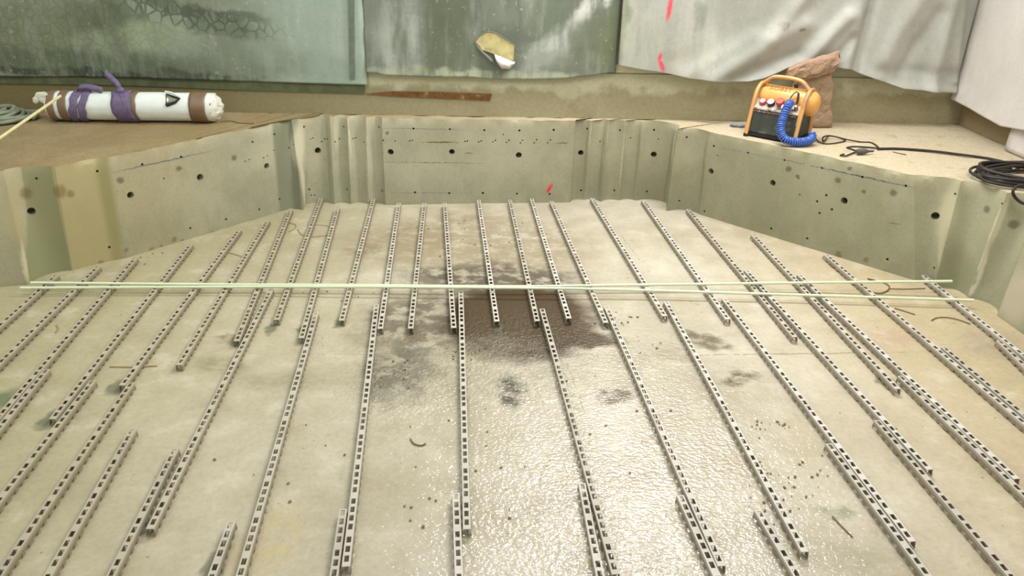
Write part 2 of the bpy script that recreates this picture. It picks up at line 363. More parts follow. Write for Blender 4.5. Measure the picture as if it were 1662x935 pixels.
for a, b, w, c, k in (((485, 203), (487, 268), .055, pale, .9), ((487, 262), (495, 334), .03, pale, .9), ((1548, 302), (1528, 388), .05, (196, 188, 156), .8), ((1530, 380), (1523, 432), .022, (190, 184, 152), .7), ((1638, 318), (1604, 400), .02, (204, 196, 166), .85), ((1604, 398), (1585, 462), .016, (204, 198, 170), .9), ((1585, 460), (1573, 480), .012, (204, 198, 170), .9),
    ((14, 290), (34, 400), .05, (170, 158, 118), .6), ((36, 398), (46, 460), .018, (206, 196, 162), .9), ((594, 193), (598, 328), .007, pale, .7), ((564, 191), (570, 250), .008, pale, .8), ((1098, 212), (1090, 262), .012, pale, .8), ((960, 197), (956, 240), .006, pale, .7), ((988, 197), (984, 240), .006, pale, .7), ((1015, 198), (1006, 300), .006, pale, .7), ((545, 192), (547, 240), .025, (196, 188, 160), .7),  # thin pale lines among these: flute-edge highlights painted into the wall colour
    ((1552, 400), (1560, 470), .07, (136, 136, 102), .6), ((530, 200), (537, 326), .014, (136, 138, 110), .6), ((955, 200), (946, 322), .012, (134, 132, 104), .5), ((982, 200), (971, 322), .012, (134, 132, 104), .5), ((1040, 200), (1028, 322), .012, (134, 132, 104), .5), ((1094, 215), (1078, 325), .014, (130, 130, 104), .6), ((1148, 225), (1134, 340), .014, (130, 130, 104), .6), ((1655, 440), (1645, 525), .12, (184, 172, 148), .8)): mark(a, b, w, c, k)
mark((888, 313), (897, 297), .014, (222, 62, 78), .85); mark((889, 311), (893, 303), .012, (232, 52, 72), .9)
for (x, y, r) in ((195, 293, .022), (290.5, 274, .02), (1279.6, 274.5, .02), (1360, 292.6, .02), (1450, 313, .022), (1294, 286, .014), (1602, 340, .022), (1645, 364, .028), (380, 256, .02), (1379, 274, .014), (1402, 311, .012), (628, 216, .013)):
    mark((x - 1, y), (x + 1, y), r, (112, 104, 82), .85)
    if PIT_MARKS: a, b, w, c, k = PIT_MARKS[-1]; d = (b - a).normalized() * r; mid_ = (a + b) / 2; PIT_MARKS[-1] = (mid_ - d, mid_ + d, r * .9, c, k)
for (x, y, r) in ((283, 389, .018), (296, 390, .012), (164, 427, .018), (205, 406, .014), (246, 405, .015), (262, 400, .012), (345, 377, .012), (1361, 413, .022), (1405, 422, .016), (42, 314, .03), (98, 311, .035), (115, 315, .02)):
    mark((x - 1, y), (x + 1, y), r, (112, 88, 48), .55)
    a, b, w, c, k = PIT_MARKS[-1]; d = (b - a).normalized() * r; mid_ = (a + b) / 2; PIT_MARKS[-1] = (mid_ - d, mid_ + d, r * 1.1, c, k)
M['pit'] = pit_wall_material(); M['ledge'] = ledge_material()
block_me.materials.append(M['pit']); block_me.materials.append(M['ledge'])
cut_me.materials.append(M['pit'])
bo = bpy.data.objects.new('block', block_me); co = bpy.data.objects.new('cut', cut_me); COL.objects.link(bo); COL.objects.link(co)
md = bo.modifiers.new('b', 'BOOLEAN'); md.operation = 'DIFFERENCE'; md.object = co; md.solver = 'EXACT'
dg = bpy.context.evaluated_depsgraph_get(); dg.update()
carved = bpy.data.meshes.new_from_object(bo.evaluated_get(dg))
bpy.data.objects.remove(bo); bpy.data.objects.remove(co)
XL, XR = bot[30 + 0].x, 0
xl = at(475, 341).x; xr = at(1082, 335).x
def piece(name, test, mat, label, cat):
    bm = B(); bm.from_mesh(carved); bm.normal_update()
    dead = [f for f in bm.faces if not test(f)]
    bmesh.ops.delete(bm, geom=dead, context='FACES')
    for f in bm.faces: f.material_index = 0; f.smooth = True
    me = bpy.data.meshes.new(name); bm.to_mesh(me); bm.free()
    me.materials.clear(); me.materials.append(mat); me.set_sharp_from_angle(angle=math.radians(24))
    return tag(link_mesh(name, me, None), label, cat, kind='structure')
istop = lambda f: f.material_index == 1 or (f.normal.z > .9 and f.calc_center_median().z > LZ - .02)
cx = lambda f: f.calc_center_median().x
piece('floor_ledge', istop, M['ledge'], 'dusty concrete ledge around the sunken pit', 'floor')
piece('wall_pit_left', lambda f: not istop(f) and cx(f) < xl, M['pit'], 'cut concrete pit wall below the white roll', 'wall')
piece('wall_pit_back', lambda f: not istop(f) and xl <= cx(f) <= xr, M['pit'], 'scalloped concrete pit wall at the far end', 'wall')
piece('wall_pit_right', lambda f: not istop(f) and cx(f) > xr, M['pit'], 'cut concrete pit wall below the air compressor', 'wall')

# ------------------------------------------------------------------ pit floor
bm = B(); nx, ny = 110, 90; vv = []
for j in range(ny + 1):
    row = []
    for i in range(nx + 1):
        p = Vector((-6.4 + 10.6 * i / nx, -1.2 + 8.0 * j / ny, 0)); p.z = .0025 * nz(p, 1.7, 5) - .0025
        row.append(bm.verts.new(p))
    vv.append(row)
for j in range(ny):
    for i in range(nx): bm.faces.new((vv[j][i], vv[j][i + 1], vv[j + 1][i + 1], vv[j + 1][i]))
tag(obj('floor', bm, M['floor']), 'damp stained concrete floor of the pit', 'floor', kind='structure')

# ------------------------------------------------------------------ back and right walls with their plinths
def plinth_material(name, c0, c1, c2, x0, x1):
    m = NT(name); big = m.noise(2.2, 5, .6); fine = m.noise(40, 4)
    sx = m.n.new('ShaderNodeSeparateXYZ'); m.l.new(m.P, sx.inputs[0])
    col = m.mix(m.ramp(sx.outputs[0], x0, x1), lin(c0), lin(c1))
    D = m.distort(5, .35, 5); sd = m.n.new('ShaderNodeSeparateXYZ'); m.l.new(D, sd.inputs[0])
    col = m.mix(m.math('MULTIPLY', m.ramp(sd.outputs[2], .82, .9), m.ramp(sx.outputs[0], -2, -.9)), col, lin(c2))
    col = m.mix(m.ramp(big.outputs[0], .5, .7, 0, .4), col, lin((128, 112, 78)))
    col = m.mul(m.ramp(fine.outputs[0], .35, .6, .12, 0), col, lin((150, 140, 115)))
    m.bump(fine.outputs[0], .1, .004); return m.done(col, .85, 0, .25)
M['plinth'] = plinth_material('plinth_concrete', (126, 117, 78), (164, 155, 122), (194, 190, 158), -3.4, -.2)
M['plinth_r'] = plinth_material('plinth_concrete_right', (150, 132, 104), (150, 132, 104), (150, 134, 106), 2, 4)
M['wall'] = simple('grey_wall', (188, 184, 156), .9, var=.1, scale=4)
zpl = wall_uz(1390, 127)[1]
def slab(bm, u0, u1, z0, z1, o0, o1, o=None, d=None, n=None):
    c = [[wall_pt(u, z, f, o, d, n) for u in (u0, u1) for z in (z0, z1)] for f in (o0, o1)]
    v = [bm.verts.new(p) for p in c[0] + c[1]]
    for f in ((0, 1, 3, 2), (4, 6, 7, 5), (0, 4, 5, 1), (2, 3, 7, 6), (0, 2, 6, 4), (1, 5, 7, 3)): bm.faces.new([v[i] for i in f])
UR = (W1 - W0).length
bm = B(); slab(bm, -4.0, UR + .02, LZ, zpl, 0, -.09)
tag(obj('wall_back_plinth', bm, M['plinth'], smooth=False), 'low bare concrete plinth under the back wall sheeting', 'wall', kind='structure')
bm = B(); slab(bm, -4.0, UR + .2, zpl, 3.2, -.012, -.2)
tag(obj('wall_back', bm, M['wall'], smooth=False), 'back wall behind the plastic sheeting', 'wall', kind='structure')
bm = B(); slab(bm, .0, 7.2, LZ, zpl - .02, 0, -.09, R0, RD, RN)
tag(obj('wall_right_plinth', bm, M['plinth_r'], smooth=False), 'brownish low plinth at the foot of the right wall', 'wall', kind='structure')
bm = B(); slab(bm, .02, 7.2, zpl - .02, 3.2, -.012, -.2, R0, RD, RN)
tag(obj('wall_right', bm, M['wall'], smooth=False), 'right wall behind the white sheeting', 'wall', kind='structure')

# ------------------------------------------------------------------ sheeting
def sheet_material(name, base, base2, blobs, rough=.5, streak=.3, spec=.4, gx=None, grime=.4, off=.03, o=None, d=None, n=None):
    m = NT(name); big = m.noise(2.2, 5, .62); st = m.noise(9, 5, .62, stretch=(1, 1, .18)); fine = m.noise(45, 4, .6)
    col = m.mix(m.ramp(big.outputs[0], .36, .64), lin(base), lin(base2))
    if gx:
        sx = m.n.new('ShaderNodeSeparateXYZ'); m.l.new(m.P, sx.inputs[0])
        col = m.mix(m.ramp(sx.outputs[0], wpx(gx[0], 60).x, wpx(gx[1], 60).x), col, lin(gx[2]))
    D = m.distort(7, .16, 5)
    for (cx_, cy_, rx, ry, rot, c, k, soft) in blobs:
        p = wpx(cx_, cy_, off) if o is None else wall_pt(*wall_uz(cx_, cy_, off, o, d, n), off, o, d, n)
        s = 1 / 215.0
        f = m.math('MULTIPLY', m.blob(D, p, (0, math.radians(rot), 0), (rx * s, .6, ry * s), soft), k)
        if soft > .45: f = m.math('MULTIPLY', f, m.ramp(st.outputs[0], .34, .58, .2, 1.25))
        col = m.mix(f, col, lin(c))
    col = m.mix(m.ramp(st.outputs[0], .5, .75, 0, streak), col, lin((212, 214, 202)))
    col = m.mix(m.ramp(st.outputs[0], .48, .28, 0, streak * .8), col, lin((112, 118, 98)))
    g1 = m.noise(26, 6, .7); col = m.mix(m.ramp(g1.outputs[0], .58, .70, 0, grime), col, lin((118, 118, 100))); col = m.mix(m.ramp(g1.outputs[0], .40, .30, 0, grime), col, lin((214, 214, 204)))
    col = m.mul(m.ramp(fine.outputs[0], .3, .6, .08, 0), col, lin((160, 160, 145)))
    m.bump(m.math('ADD', big.outputs[0], m.math('MULTIPLY', fine.outputs[0], .05)), .25, .02)
    return m.done(col, rough, 0, spec), m
def make_sheet(name, xs, bottom, mat, label, disp, off, ztop=2.7, nu=120, nv=60, o=None, d=None, n=None, cat='plastic sheet', parent=None):
    tab = sorted(wall_uz(x, y, off, o, d, n) for x, y in bottom)
    ua, ub = wall_uz(*xs[0], off, o, d, n)[0], wall_uz(*xs[1], off, o, d, n)[0]
    bm = B(); g = []
    for i in range(nu + 1):
        u = ua + (ub - ua) * i / nu; zb = lerp_tab(tab, u); col = []
        for j in range(nv + 1):
            s = (j / nv) ** 1.25; z = zb + (ztop - zb) * s
            col.append(bm.verts.new(wall_pt(u, z, off + disp(u, z, z - zb), o, d, n)))
        g.append(col)
    for i in range(nu):
        for j in range(nv): bm.faces.new((g[i][j], g[i + 1][j], g[i + 1][j + 1], g[i][j + 1]))
    ob = obj(name, bm, mat, parent, angle=80)
    sm = ob.modifiers.new('thickness', 'SOLIDIFY'); sm.thickness = .004; sm.offset = -1
    if label: tag(ob, label, cat)
    return ob
def fold(u, z, *ws):
    s = 0
    for amp, kx, kz, ph in ws: s += amp * math.sin(kx * u + kz * z + ph)
    return s
# left, dark green
m1, _ = sheet_material('sheet_green', (124, 130, 108), (146, 155, 136), [
    (60, 55, 150, 60, 0, (112, 120, 84), .6, .6), (165, 30, 50, 26, 0, (84, 98, 70), .6, .5), (215, 62, 90, 20, -8, (150, 162, 130), .7, .5),
    (290, 12, 75, 10, 12, (88, 100, 80), .85, .4), (350, 42, 60, 16, 10, (98, 112, 92), .75, .4), (385, 28, 40, 8, 6, (90, 102, 84), .7, .4), (130, 100, 260, 16, 2, (84, 96, 72), .7, .5), (110, 119, 230, 7, 2, (58, 68, 50), .85, .5),
    (420, 100, 120, 22, 4, (118, 132, 112), .5, .6), (330, 122, 90, 6, 3, (58, 66, 52), .7, .5)], .55, .18, gx=(330, 520, (158, 173, 158)))
vo = _.n.new('ShaderNodeTexVoronoi'); vo.feature = 'DISTANCE_TO_EDGE'; vo.inputs['Scale'].default_value = 15; _.l.new(_.P, vo.inputs['Vector'])
c_ = _.b.inputs['Base Color'].links[0].from_socket
f_ = _.math('MULTIPLY', _.ramp(vo.outputs['Distance'], .14, .04), _.blob(_.distort(7, .1, 3), wpx(310, 26, .02), (0, math.radians(10), 0), (.55, .5, .085), .5))
f2_ = _.math('MULTIPLY', _.ramp(vo.outputs['Distance'], .12, .04), _.blob(_.P, wpx(60, 60, .02), (0, 0, 0), (.9, .5, .3), .6))
c_ = _.mix(_.math('MULTIPLY', f_, .7), c_, lin((74, 84, 66))); c_ = _.mix(_.math('MULTIPLY', f2_, .25), c_, lin((84, 90, 66))); _.l.new(c_, _.b.inputs['Base Color'])
make_sheet('plastic_sheet', ((-420, 60), (592, 60)), [(-420, 118), (-150, 122), (0, 123), (200, 125), (330, 129), (450, 133), (592, 137)], m1, 'dark green stained plastic sheet on the left of the back wall',
           lambda u, z, h: .012 + .010 * nz((u, z, 0), 1.6, 3) + .004 * nz((u, z, 0), 6, 8), .012)
# middle, grey
m2, nt2 = sheet_material('sheet_grey', (104, 111, 97), (126, 132, 118), [
    (650, 55, 34, 70, 0, (176, 182, 170), .6, .6), (725, 45, 36, 85, 4, (100, 108, 84), .85, .4), (760, 92, 40, 30, 0, (116, 124, 104), .6, .6), (830, 20, 46, 30, 0, (128, 134, 118), .5, .6), (900, 30, 46, 26, 0, (112, 122, 102), .7, .5),
    (900, 75, 60, 18, -38, (190, 194, 184), .75, .5), (965, 8, 40, 12, -38, (214, 212, 202), .85, .5), (958, 68, 34, 46, 24, (112, 116, 94), .85, .35), (900, 95, 60, 14, 0, (140, 146, 128), .5, .5), (843, 20, 3.5, 60, 1, (108, 114, 98), .6, .4),
    (800, 122, 200, 8, 1, (182, 188, 158), .6, .5), (990, 60, 11, 60, 6, (112, 120, 88), .8, .45), (590, 80, 5, 40, 0, (104, 112, 96), .6, .5)], .5, .22)
s2 = make_sheet('plastic_sheet', ((592, 60), (1003, 60)), [(592, 116), (612, 118), (625, 121), (700, 124), (760, 124), (800, 127.5), (860, 128), (920, 126), (985, 118), (1003, 117)], m2, 'grey smeared plastic sheet with a torn hole, middle of the back wall',
           lambda u, z, h: .012 + .007 * nz((u, z, 0), 2.2, 13) + .004 * nz((u, z, 0), 7, 2) + .006 * math.exp(-h * 12), .016)
# right, whitish, big folds
m3, nt3 = sheet_material('sheet_white', (166, 166, 155), (182, 180, 170), [
    (1008, 50, 9, 62, 6, (122, 128, 98), .85, .45), (1080, 72, 46, 22, 20, (158, 156, 140), .7, .6), (1085, 88, 14, 8, 0, (132, 130, 116), .7, .5), (1132, 28, 8, 24, 8, (142, 144, 132), .8, .4), (1040, 60, 34, 60, 0, (190, 192, 174), .6, .6),
    (1118, 80, 40, 40, 0, (206, 204, 188), .5, .7), (1268, 42, 6, 5, 0, (120, 112, 84), .8, .5), (1298, 48, 4, 4, 0, (120, 112, 90), .8, .5), (1105, 80, 10, 8, 0, (180, 178, 160), .6, .5), (1396, 30, 9, 22, 10, (160, 162, 152), .7, .5), (1391, 70, 10, 34, 8, (176, 176, 160), .6, .5)], .5, .1, grime=.25)
D = nt3.distort(20, .02, 3)
col = nt3.b.inputs['Base Color'].links[0].from_socket
for a, b, w in (((1090, -8), (1083, 34), .011), ((1073, 86), (1070, 98), .011), ((1069, 96), (1078, 117), .013)):
    pa, pb = wpx(*a, .08), wpx(*b, .08); f = nt3.math('MULTIPLY', nt3.blob(D, (pa + pb) / 2, (pb - pa).to_track_quat('X', 'Z').to_euler(), ((pb - pa).length / 2, .12, w * 1.3), .5), .9); col = nt3.mix(f, col, lin((232, 74, 92)))
nt3.l.new(col, nt3.b.inputs['Base Color'])
ub = lambda x, y: wall_uz(x, y, .02)[0]
uf, ucr = ub(1388, 60), ub(1553, 60)
def ridge(u, z, a, b, w, amp):
    au, az = wall_uz(*a, .04); bu, bz = wall_uz(*b, .04); du, dz_ = bu - au, bz - az
    t = max(0, min(1, ((u - au) * du + (z - az) * dz_) / (du * du + dz_ * dz_)))
    d = math.hypot(u - au - du * t, z - az - dz_ * t); return amp * math.exp(-(d / w) ** 2)
RIDGES = [((1150, 126), (1300, 40), .07, .035), ((1185, 128), (1290, 88), .05, -.03), ((1300, 98), (1372, 25), .05, .04), ((1345, 100), (1378, 60), .04, -.03), ((1415, 118), (1500, -20), .07, .03), ((1455, 118), (1520, 20), .05, -.025), ((1250, 60), (1330, -40), .06, .03), ((1547, 130), (1560, -20), .03, .03), ((1110, 122), (1220, 60), .06, .015), ((1440, 138), (1550, 146), .035, .02), ((1420, 112), (1545, 120), .05, -.02)]
def disp3(u, z, h):
    a = max(0, min(1, (u - ub(1090, 60)) / .5))
    s = .02 + a * fold(u, z, (.010, 6.0, 4.2, .4), (.006, 14.5, 9, 2.1))
    s += .006 * nz((u, z, 0), 3, 4) + a * .02 * nz((u, z, 0), 1.8, 17)
    s += -.045 * math.exp(-((u - uf - .10 * (z - 1.0)) / .035) ** 2) + .03 * math.exp(-((u - uf + .09 - .1 * (z - 1.0)) / .06) ** 2)
    s += a * .035 * math.exp(-h * 9) + sum(ridge(u, z, *q) for q in RIDGES)
    s += .05 * math.exp(-((u - ucr + .13) / .05) ** 2) - .02 * max(0, (u - ucr + .07) / .07)
    return s
make_sheet('plastic_sheet', ((1006, 60), (1574, 60)), [(1003, 105), (1040, 112), (1075, 117), (1120, 126), (1180, 131), (1213, 131), (1237, 126), (1264, 115), (1291, 103), (1338, 105), (1372, 109), (1388, 116), (1422, 128), (1459, 141), (1558, 151)], m3,
           'whitish folded plastic sheet with red spray marks, right part of the back wall', disp3, .06, nu=200, nv=110)
# the pale underlay showing below its slit
M['foam'] = simple('pale_underlay', (206, 198, 160), .8, var=.1, scale=12)
bm = B(); pts = [(985, 117), (1000, 104), (1080, 115), (1090, 119), (1050, 118.5), (1010, 118)]
vs = [bm.verts.new(wpx(x, y, .012)) for x, y in pts]; bm.faces.new(vs)
ul = obj('underlay_strip', bm, M['foam'], smooth=False); ul.modifiers.new('t', 'SOLIDIFY').thickness = .004
tag(ul, 'pale underlay strip showing through the slit below the red mark', 'strip')
# right wall
m4, _ = sheet_material('sheet_right', (210, 204, 198), (220, 214, 208), [(1640, 80, 30, 60, 0, (208, 202, 190), .5, .6), (1612, 163, 4, 4, 0, (120, 100, 90), .6, .5)], .55, .06, grime=.12, o=R0, d=RD, n=RN)
make_sheet('plastic_sheet', ((1578, 80), (2150, 80)), [(1556, 160), (1585, 174), (1612, 190), (1640, 205), (1662, 209), (1760, 225)], m4, 'white plastic sheet hanging on the right wall beside the corner',
           lambda u, z, h: .05 + .016 * nz((u, z, 0), 1.6, 33) + .006 * nz((u, z, 0), 5, 3) + .02 * math.exp(-h * 7), .04, nu=140, o=R0, d=RD, n=RN)
o5 = .07
bm = B(); tl = wall_uz(1648, 196, o5, R0, RD, RN); g = []
for i in range(9):
    col = []
    for j in range(9):
        a = Vector((tl[0] + .1 * (1 - j / 8) * 0, 0)); u = tl[0] + .0 + .5 * i / 8; z = LZ + .004 + (.27 - .04 * i / 8) * j / 8
        col.append(bm.verts.new(wall_pt(u, z, o5 + .004 * math.sin(i * 1.1 + j * .6) + .012 * (1 - j / 8), R0, RD, RN)))
    g.append(col)
for i in range(8):
    for j in range(8): bm.faces.new((g[i][j], g[i + 1][j], g[i + 1][j + 1], g[i][j + 1]))
s5 = obj('plastic_sheet', bm, m4, angle=80); s5.modifiers.new('t', 'SOLIDIFY').thickness = .004
tag(s5, 'small white sheet drape touching the ledge below the right wall sheet', 'plastic sheet')

# torn hole in the grey sheet: exposed foam and a curled flap are its parts
M['foam2'] = simple('exposed_foam', (206, 192, 136), .85, var=.18, scale=22, dirt=(172, 154, 92), dscale=9)
M['flapw'] = simple('flap_white', (220, 216, 208), .5, var=.08)
M['tear'] = simple('tear_outline', (120, 124, 106), .8)  # grey-green outline colour along the torn edge
hole = [(772, 67), (778, 58), (790, 52), (803, 53), (818, 62), (835, 73), (834, 98), (822, 96), (808, 90), (795, 85), (783, 81)]
bm = B(); vs = [bm.verts.new(wpx(x, y, .046)) for x, y in hole]; bm.faces.new(vs); bmesh.ops.triangulate(bm, faces=bm.faces[:])
fo = obj('exposed_foam', bm, M['foam2'], s2, smooth=False); fo.modifiers.new('t', 'SOLIDIFY').thickness = .004; fo['label'] = 'yellowish foam showing in the torn hole'
bm = B()
rim = [bm.verts.new(wpx(x, y, .054)) for x, y in ((802, 88), (812, 92), (824, 97), (836, 101))]
low = [bm.verts.new(wpx(x, y, .085)) for x, y in ((806, 100), (814, 111), (827, 112), (834, 104))]
mid = [bm.verts.new((a.co + b.co) / 2 + WN * .022) for a, b in zip(rim, low)]
for i in range(3):
    bm.faces.new((rim[i], rim[i + 1], mid[i + 1], mid[i])); bm.faces.new((mid[i], mid[i + 1], low[i + 1], low[i]))
fl = obj('torn_flap', bm, M['flapw'], s2, angle=80); fl.modifiers.new('t', 'SOLIDIFY').thickness = .003; fl['label'] = 'white curled flap below the torn hole'
bm = B()
tube(bm, [wpx(x, y, .052) for x, y in ((771, 66), (775, 75), (784, 85), (797, 97), (808, 105), (815, 111))], [.003, .006, .010, .012, .010, .003], 6, flat=.5)
tube(bm, [wpx(x, y, .052) for x, y in ((772, 66), (779, 57), (790, 51.5), (803, 52.5), (819, 62), (836, 73), (835, 100))], .004, 6)
obj('torn_edge', bm, M['tear'], s2)

# trims on the wall
def plate(name, quad, off0, off1, mat, label, cat, kind=None, parent=None):
    bm = B(); a = [bm.verts.new(wpx(x, y, off0)) for x, y in quad]; b = []
    for v in a: b.append(bm.verts.new(v.co + WN * (off1 - off0)))
    n = len(quad); bm.faces.new(a); bm.faces.new(b)
    for i in range(n): bm.faces.new((a[i], a[(i + 1) % n], b[(i + 1) % n], b[i]))
    return tag(obj(name, bm, mat, parent, smooth=False), label, cat, kind=kind)
M['edging'] = simple('green_edging', (98, 104, 72), .8, var=.25, scale=12)
plate('trim_1', [(-150, 120), (0, 122.5), (200, 124.5), (330, 129), (450, 133), (592, 137), (592, 152), (400, 146), (200, 138), (0, 135), (-150, 134)], .002, .012, M['edging'], 'dark green edging strip below the green sheet', 'trim', 'structure')
M['batten'] = simple('grey_batten', (112, 122, 108), .7, var=.15)
plate('trim_2', [(564, -90), (574, -90), (576, 128), (568, 128)], .03, .04, M['batten'], 'grey upright batten beside the green sheet edge', 'trim', 'structure')
M['rust'] = simple('rusty_steel', (120, 82, 40), .85, var=.3, scale=25, dirt=(150, 128, 80), lo=.55, hi=.7)
plate('rusty_strip', [(594, 152), (640, 148), (720, 149.5), (798, 152.5), (795, 163), (720, 159.5), (640, 156)], .001, .01, M['rust'], 'rusty brown steel strip set into the back plinth', 'steel strip')

# ------------------------------------------------------------------ perforated spacer rails
RL, RW, RH = 2.0, .0265, .033
def rail_mesh():
    bm = B(); hw = .0082; e = RW / 2; eb = e + .0025
    cells = []; y = 0; k = 0
    cells.append((.006, 0))
    while True:
        tot = sum(c[0] for c in cells)
        if tot + .030 + .006 > RL: break
        cells.append((.030, 1)); k += 1
        cells.append((.036 if k % 4 == 0 else .0165, 0))
    cells[-1] = (cells[-1][0] + RL - sum(c[0] for c in cells), 0)
    cache = {}
    def V(x, y, z):
        key = (round(x, 5), round(y, 5), round(z, 5))
        if key not in cache: cache[key] = bm.verts.new((x, y, z))
        return cache[key]
    def Q(*p): bm.faces.new([V(*q) for q in p])
    y = 0
    for ln, h in cells:
        a, b = -y, -(y + ln); y += ln
        for x0, x1 in ((-e, -hw), (hw, e)): Q((x0, a, RH), (x1, a, RH), (x1, b, RH), (x0, b, RH))
        if not h: Q((-hw, a, RH), (hw, a, RH), (hw, b, RH), (-hw, b, RH))
        zm = .015; em = e + .0025 * (1 - zm / RH)
        for s in (-1, 1):
            Q((s * e, a, RH), (s * e, b, RH), (s * em, b, zm), (s * em, a, zm))
            if not h:
                t = -.002 if ln < .03 else .002
                Q((s * em, a, zm), (s * em, b, zm), (s * eb, b + t, 0.0), (s * eb, a - t, 0.0))
            else:
                Q((s * em, a, zm), (s * em, b, zm), (s * (em + .0005), b + .008, zm - .005), (s * (em + .0005), a - .008, zm - .005))
    me = bpy.data.meshes.new('spacer_rail'); bmesh.ops.recalc_face_normals(bm, faces=bm.faces[:]); bm.to_mesh(me); bm.free()
    o = bpy.data.objects.new('tmp', me); COL.objects.link(o)
    s = o.modifiers.new('s', 'SOLIDIFY'); s.thickness = .0026; s.offset = 0
    dg = bpy.context.evaluated_depsgraph_get(); dg.update()
    out = bpy.data.meshes.new_from_object(o.evaluated_get(dg)); bpy.data.objects.remove(o)
    out.name = 'spacer_rail'; return out
rm = NT('rail_grey_plastic')
n1 = rm.noise(3.0, 4); n2 = rm.noise(30, 4)
oi = rm.n.new('ShaderNodeObjectInfo')
c = rm.mix(oi.outputs['Random'], lin((184, 177, 162)), lin((206, 201, 190)))
lx = rm.n.new('ShaderNodeSeparateXYZ'); rm.l.new(oi.outputs['Location'], lx.inputs[0])
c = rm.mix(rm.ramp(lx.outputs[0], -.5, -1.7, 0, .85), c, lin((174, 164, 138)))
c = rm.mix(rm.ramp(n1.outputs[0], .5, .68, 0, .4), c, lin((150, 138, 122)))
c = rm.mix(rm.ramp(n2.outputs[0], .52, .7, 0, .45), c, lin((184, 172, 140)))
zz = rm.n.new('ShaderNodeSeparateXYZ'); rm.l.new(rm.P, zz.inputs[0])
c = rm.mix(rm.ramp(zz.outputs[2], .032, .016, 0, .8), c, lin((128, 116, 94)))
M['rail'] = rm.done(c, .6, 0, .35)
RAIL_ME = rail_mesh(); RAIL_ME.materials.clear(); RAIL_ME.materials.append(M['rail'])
ORD = 'first second third fourth fifth sixth seventh eighth ninth tenth eleventh twelfth thirteenth fourteenth fifteenth sixteenth seventeenth eighteenth nineteenth twentieth twenty-first twenty-second twenty-third twenty-fourth'.split()
FAR = [((92, 446), (0, 528)), ((160, 432), (8, 581)), ((222, 418), (54, 614)), ((310, 396), (83, 683)), ((389, 372), (193, 633)), ((435, 357), (286, 600)), ((472, 339), (383, 556)), ((521, 322), (443, 535)), ((548, 337), (493, 535)), ((606, 323), (553, 525)),
       ((646, 330), (618, 514)), ((689, 330), (667, 527)), ((722, 330), (736, 525)), ((777, 325), (807, 526)), ((828, 325), (873, 524)), ((863, 323), (924, 519)), ((895, 327), (983, 523)), ((961, 322), (1080, 515)), ((1044, 325), (1184, 522)), ((1117, 340), (1300, 559)),
       ((1222, 381), (1449, 623)), ((1340, 413), (1660, 685)), ((1480, 438), (1658, 582))]
NEAR = [((74, 600), (6, 683)), ((151, 618), (1, 809)), ((213, 622), (4, 925)), ((440, 470), (253, 840)), ((513, 508), (391, 930)), ((612, 495), (562, 923)), ((748, 473), (758, 870)), ((877, 502), (995, 934)), ((984, 498), (1170, 917)), ((1081, 490), (1311, 905)), ((1175, 485), (1480, 879)),
        ((1208, 439), (1502, 760)), ((1297, 446), (1649, 777)), ((1533, 564), (1662, 672)), ((1629, 553), (1690, 612))]
STUB = [((216, 697), (83, 926)), ((285, 729), (185, 925)), ((376, 847), (335, 960)), ((559, 827), (544, 934)), ((740, 801), (745, 934)), ((948, 785), (978, 934)), ((1104, 805), (1163, 934)), ((1230, 829), (1291, 930)), ((1345, 721), (1500, 927)), ((1427, 683), (1641, 930)), ((1461, 611), (1658, 799))]
XTRA = {('far', 12): ', beside the central middle rail', ('far', 13): ', ending inside the dark wet patch', ('far', 3): ', with a dirty dark stretch'}
def side_push(a, b, other): pass
placed = []
def put_rail(a, b, label, group):
    p, q = at(*a, RH), at(*b, RH); d = q - p; d.z = 0; L = d.length; d.normalize()
    o = bpy.data.objects.new('spacer_rail', RAIL_ME); COL.objects.link(o)
    placed.append([o, Vector((p.x, p.y)), Vector((d.x, d.y)), label, group])
for lst, row, grp in ((FAR, 'far', 'spacer rails of the far row'), (NEAR, 'near', 'spacer rails of the middle row'), (STUB, 'stub', 'spacer rails of the nearest row')):
    for i, (a, b) in enumerate(lst):
        if row == 'far': lab = 'grey perforated spacer rail, far row, %s from the left' % ORD[i] + XTRA.get((row, i), '')
        elif row == 'near': lab = 'grey perforated spacer rail, middle row, %s from the left' % ORD[i] + (', starting in the wet patch' if i == 6 else '')
        else: lab = 'grey perforated spacer rail, nearest row, %s from the left' % ORD[i]
        put_rail(a, b, lab, grp)
# neighbours that lap side by side touch but do not cut into each other
GAP = 2 * (RW / 2 + .0025) + .003
for it in range(30):
    for i in range(len(placed)):
        for j in range(i + 1, len(placed)):
            A, Bq = placed[i], placed[j]
            if (A[1] - Bq[1]).length > 4.2: continue
            # sample the overlap of Bq's span on A
            ts = [t for t in (0, .25, .5, .75, 1.0, 1.25, 1.5, 1.75, 2.0) if -.02 <= (Bq[1] + Bq[2] * t - A[1]).dot(A[2]) <= RL + .02]
            if not ts: 
                continue
            na = Vector((-A[2].y, A[2].x))
            for t in (min(ts), max(ts)):
                s = (Bq[1] + Bq[2] * t - A[1]).dot(na)
                if abs(s) < GAP:
                    sg = 1 if (Bq[1] + Bq[2] * (sum(ts) / len(ts)) - A[1]).dot(na) >= 0 else -1
                    need = GAP - sg * s
                    # shift and turn Bq about its far end of the lap
                    piv = 0.0 if t > 1.0 else RL
                    ang = need * .5 / max(.3, abs(t - piv))
                    Bq[1] += na * sg * need * .35; A[1] -= na * sg * need * .35
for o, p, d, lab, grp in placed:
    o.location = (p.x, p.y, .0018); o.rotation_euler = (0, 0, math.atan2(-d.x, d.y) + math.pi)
    tag(o, lab, 'spacer rail', grp)

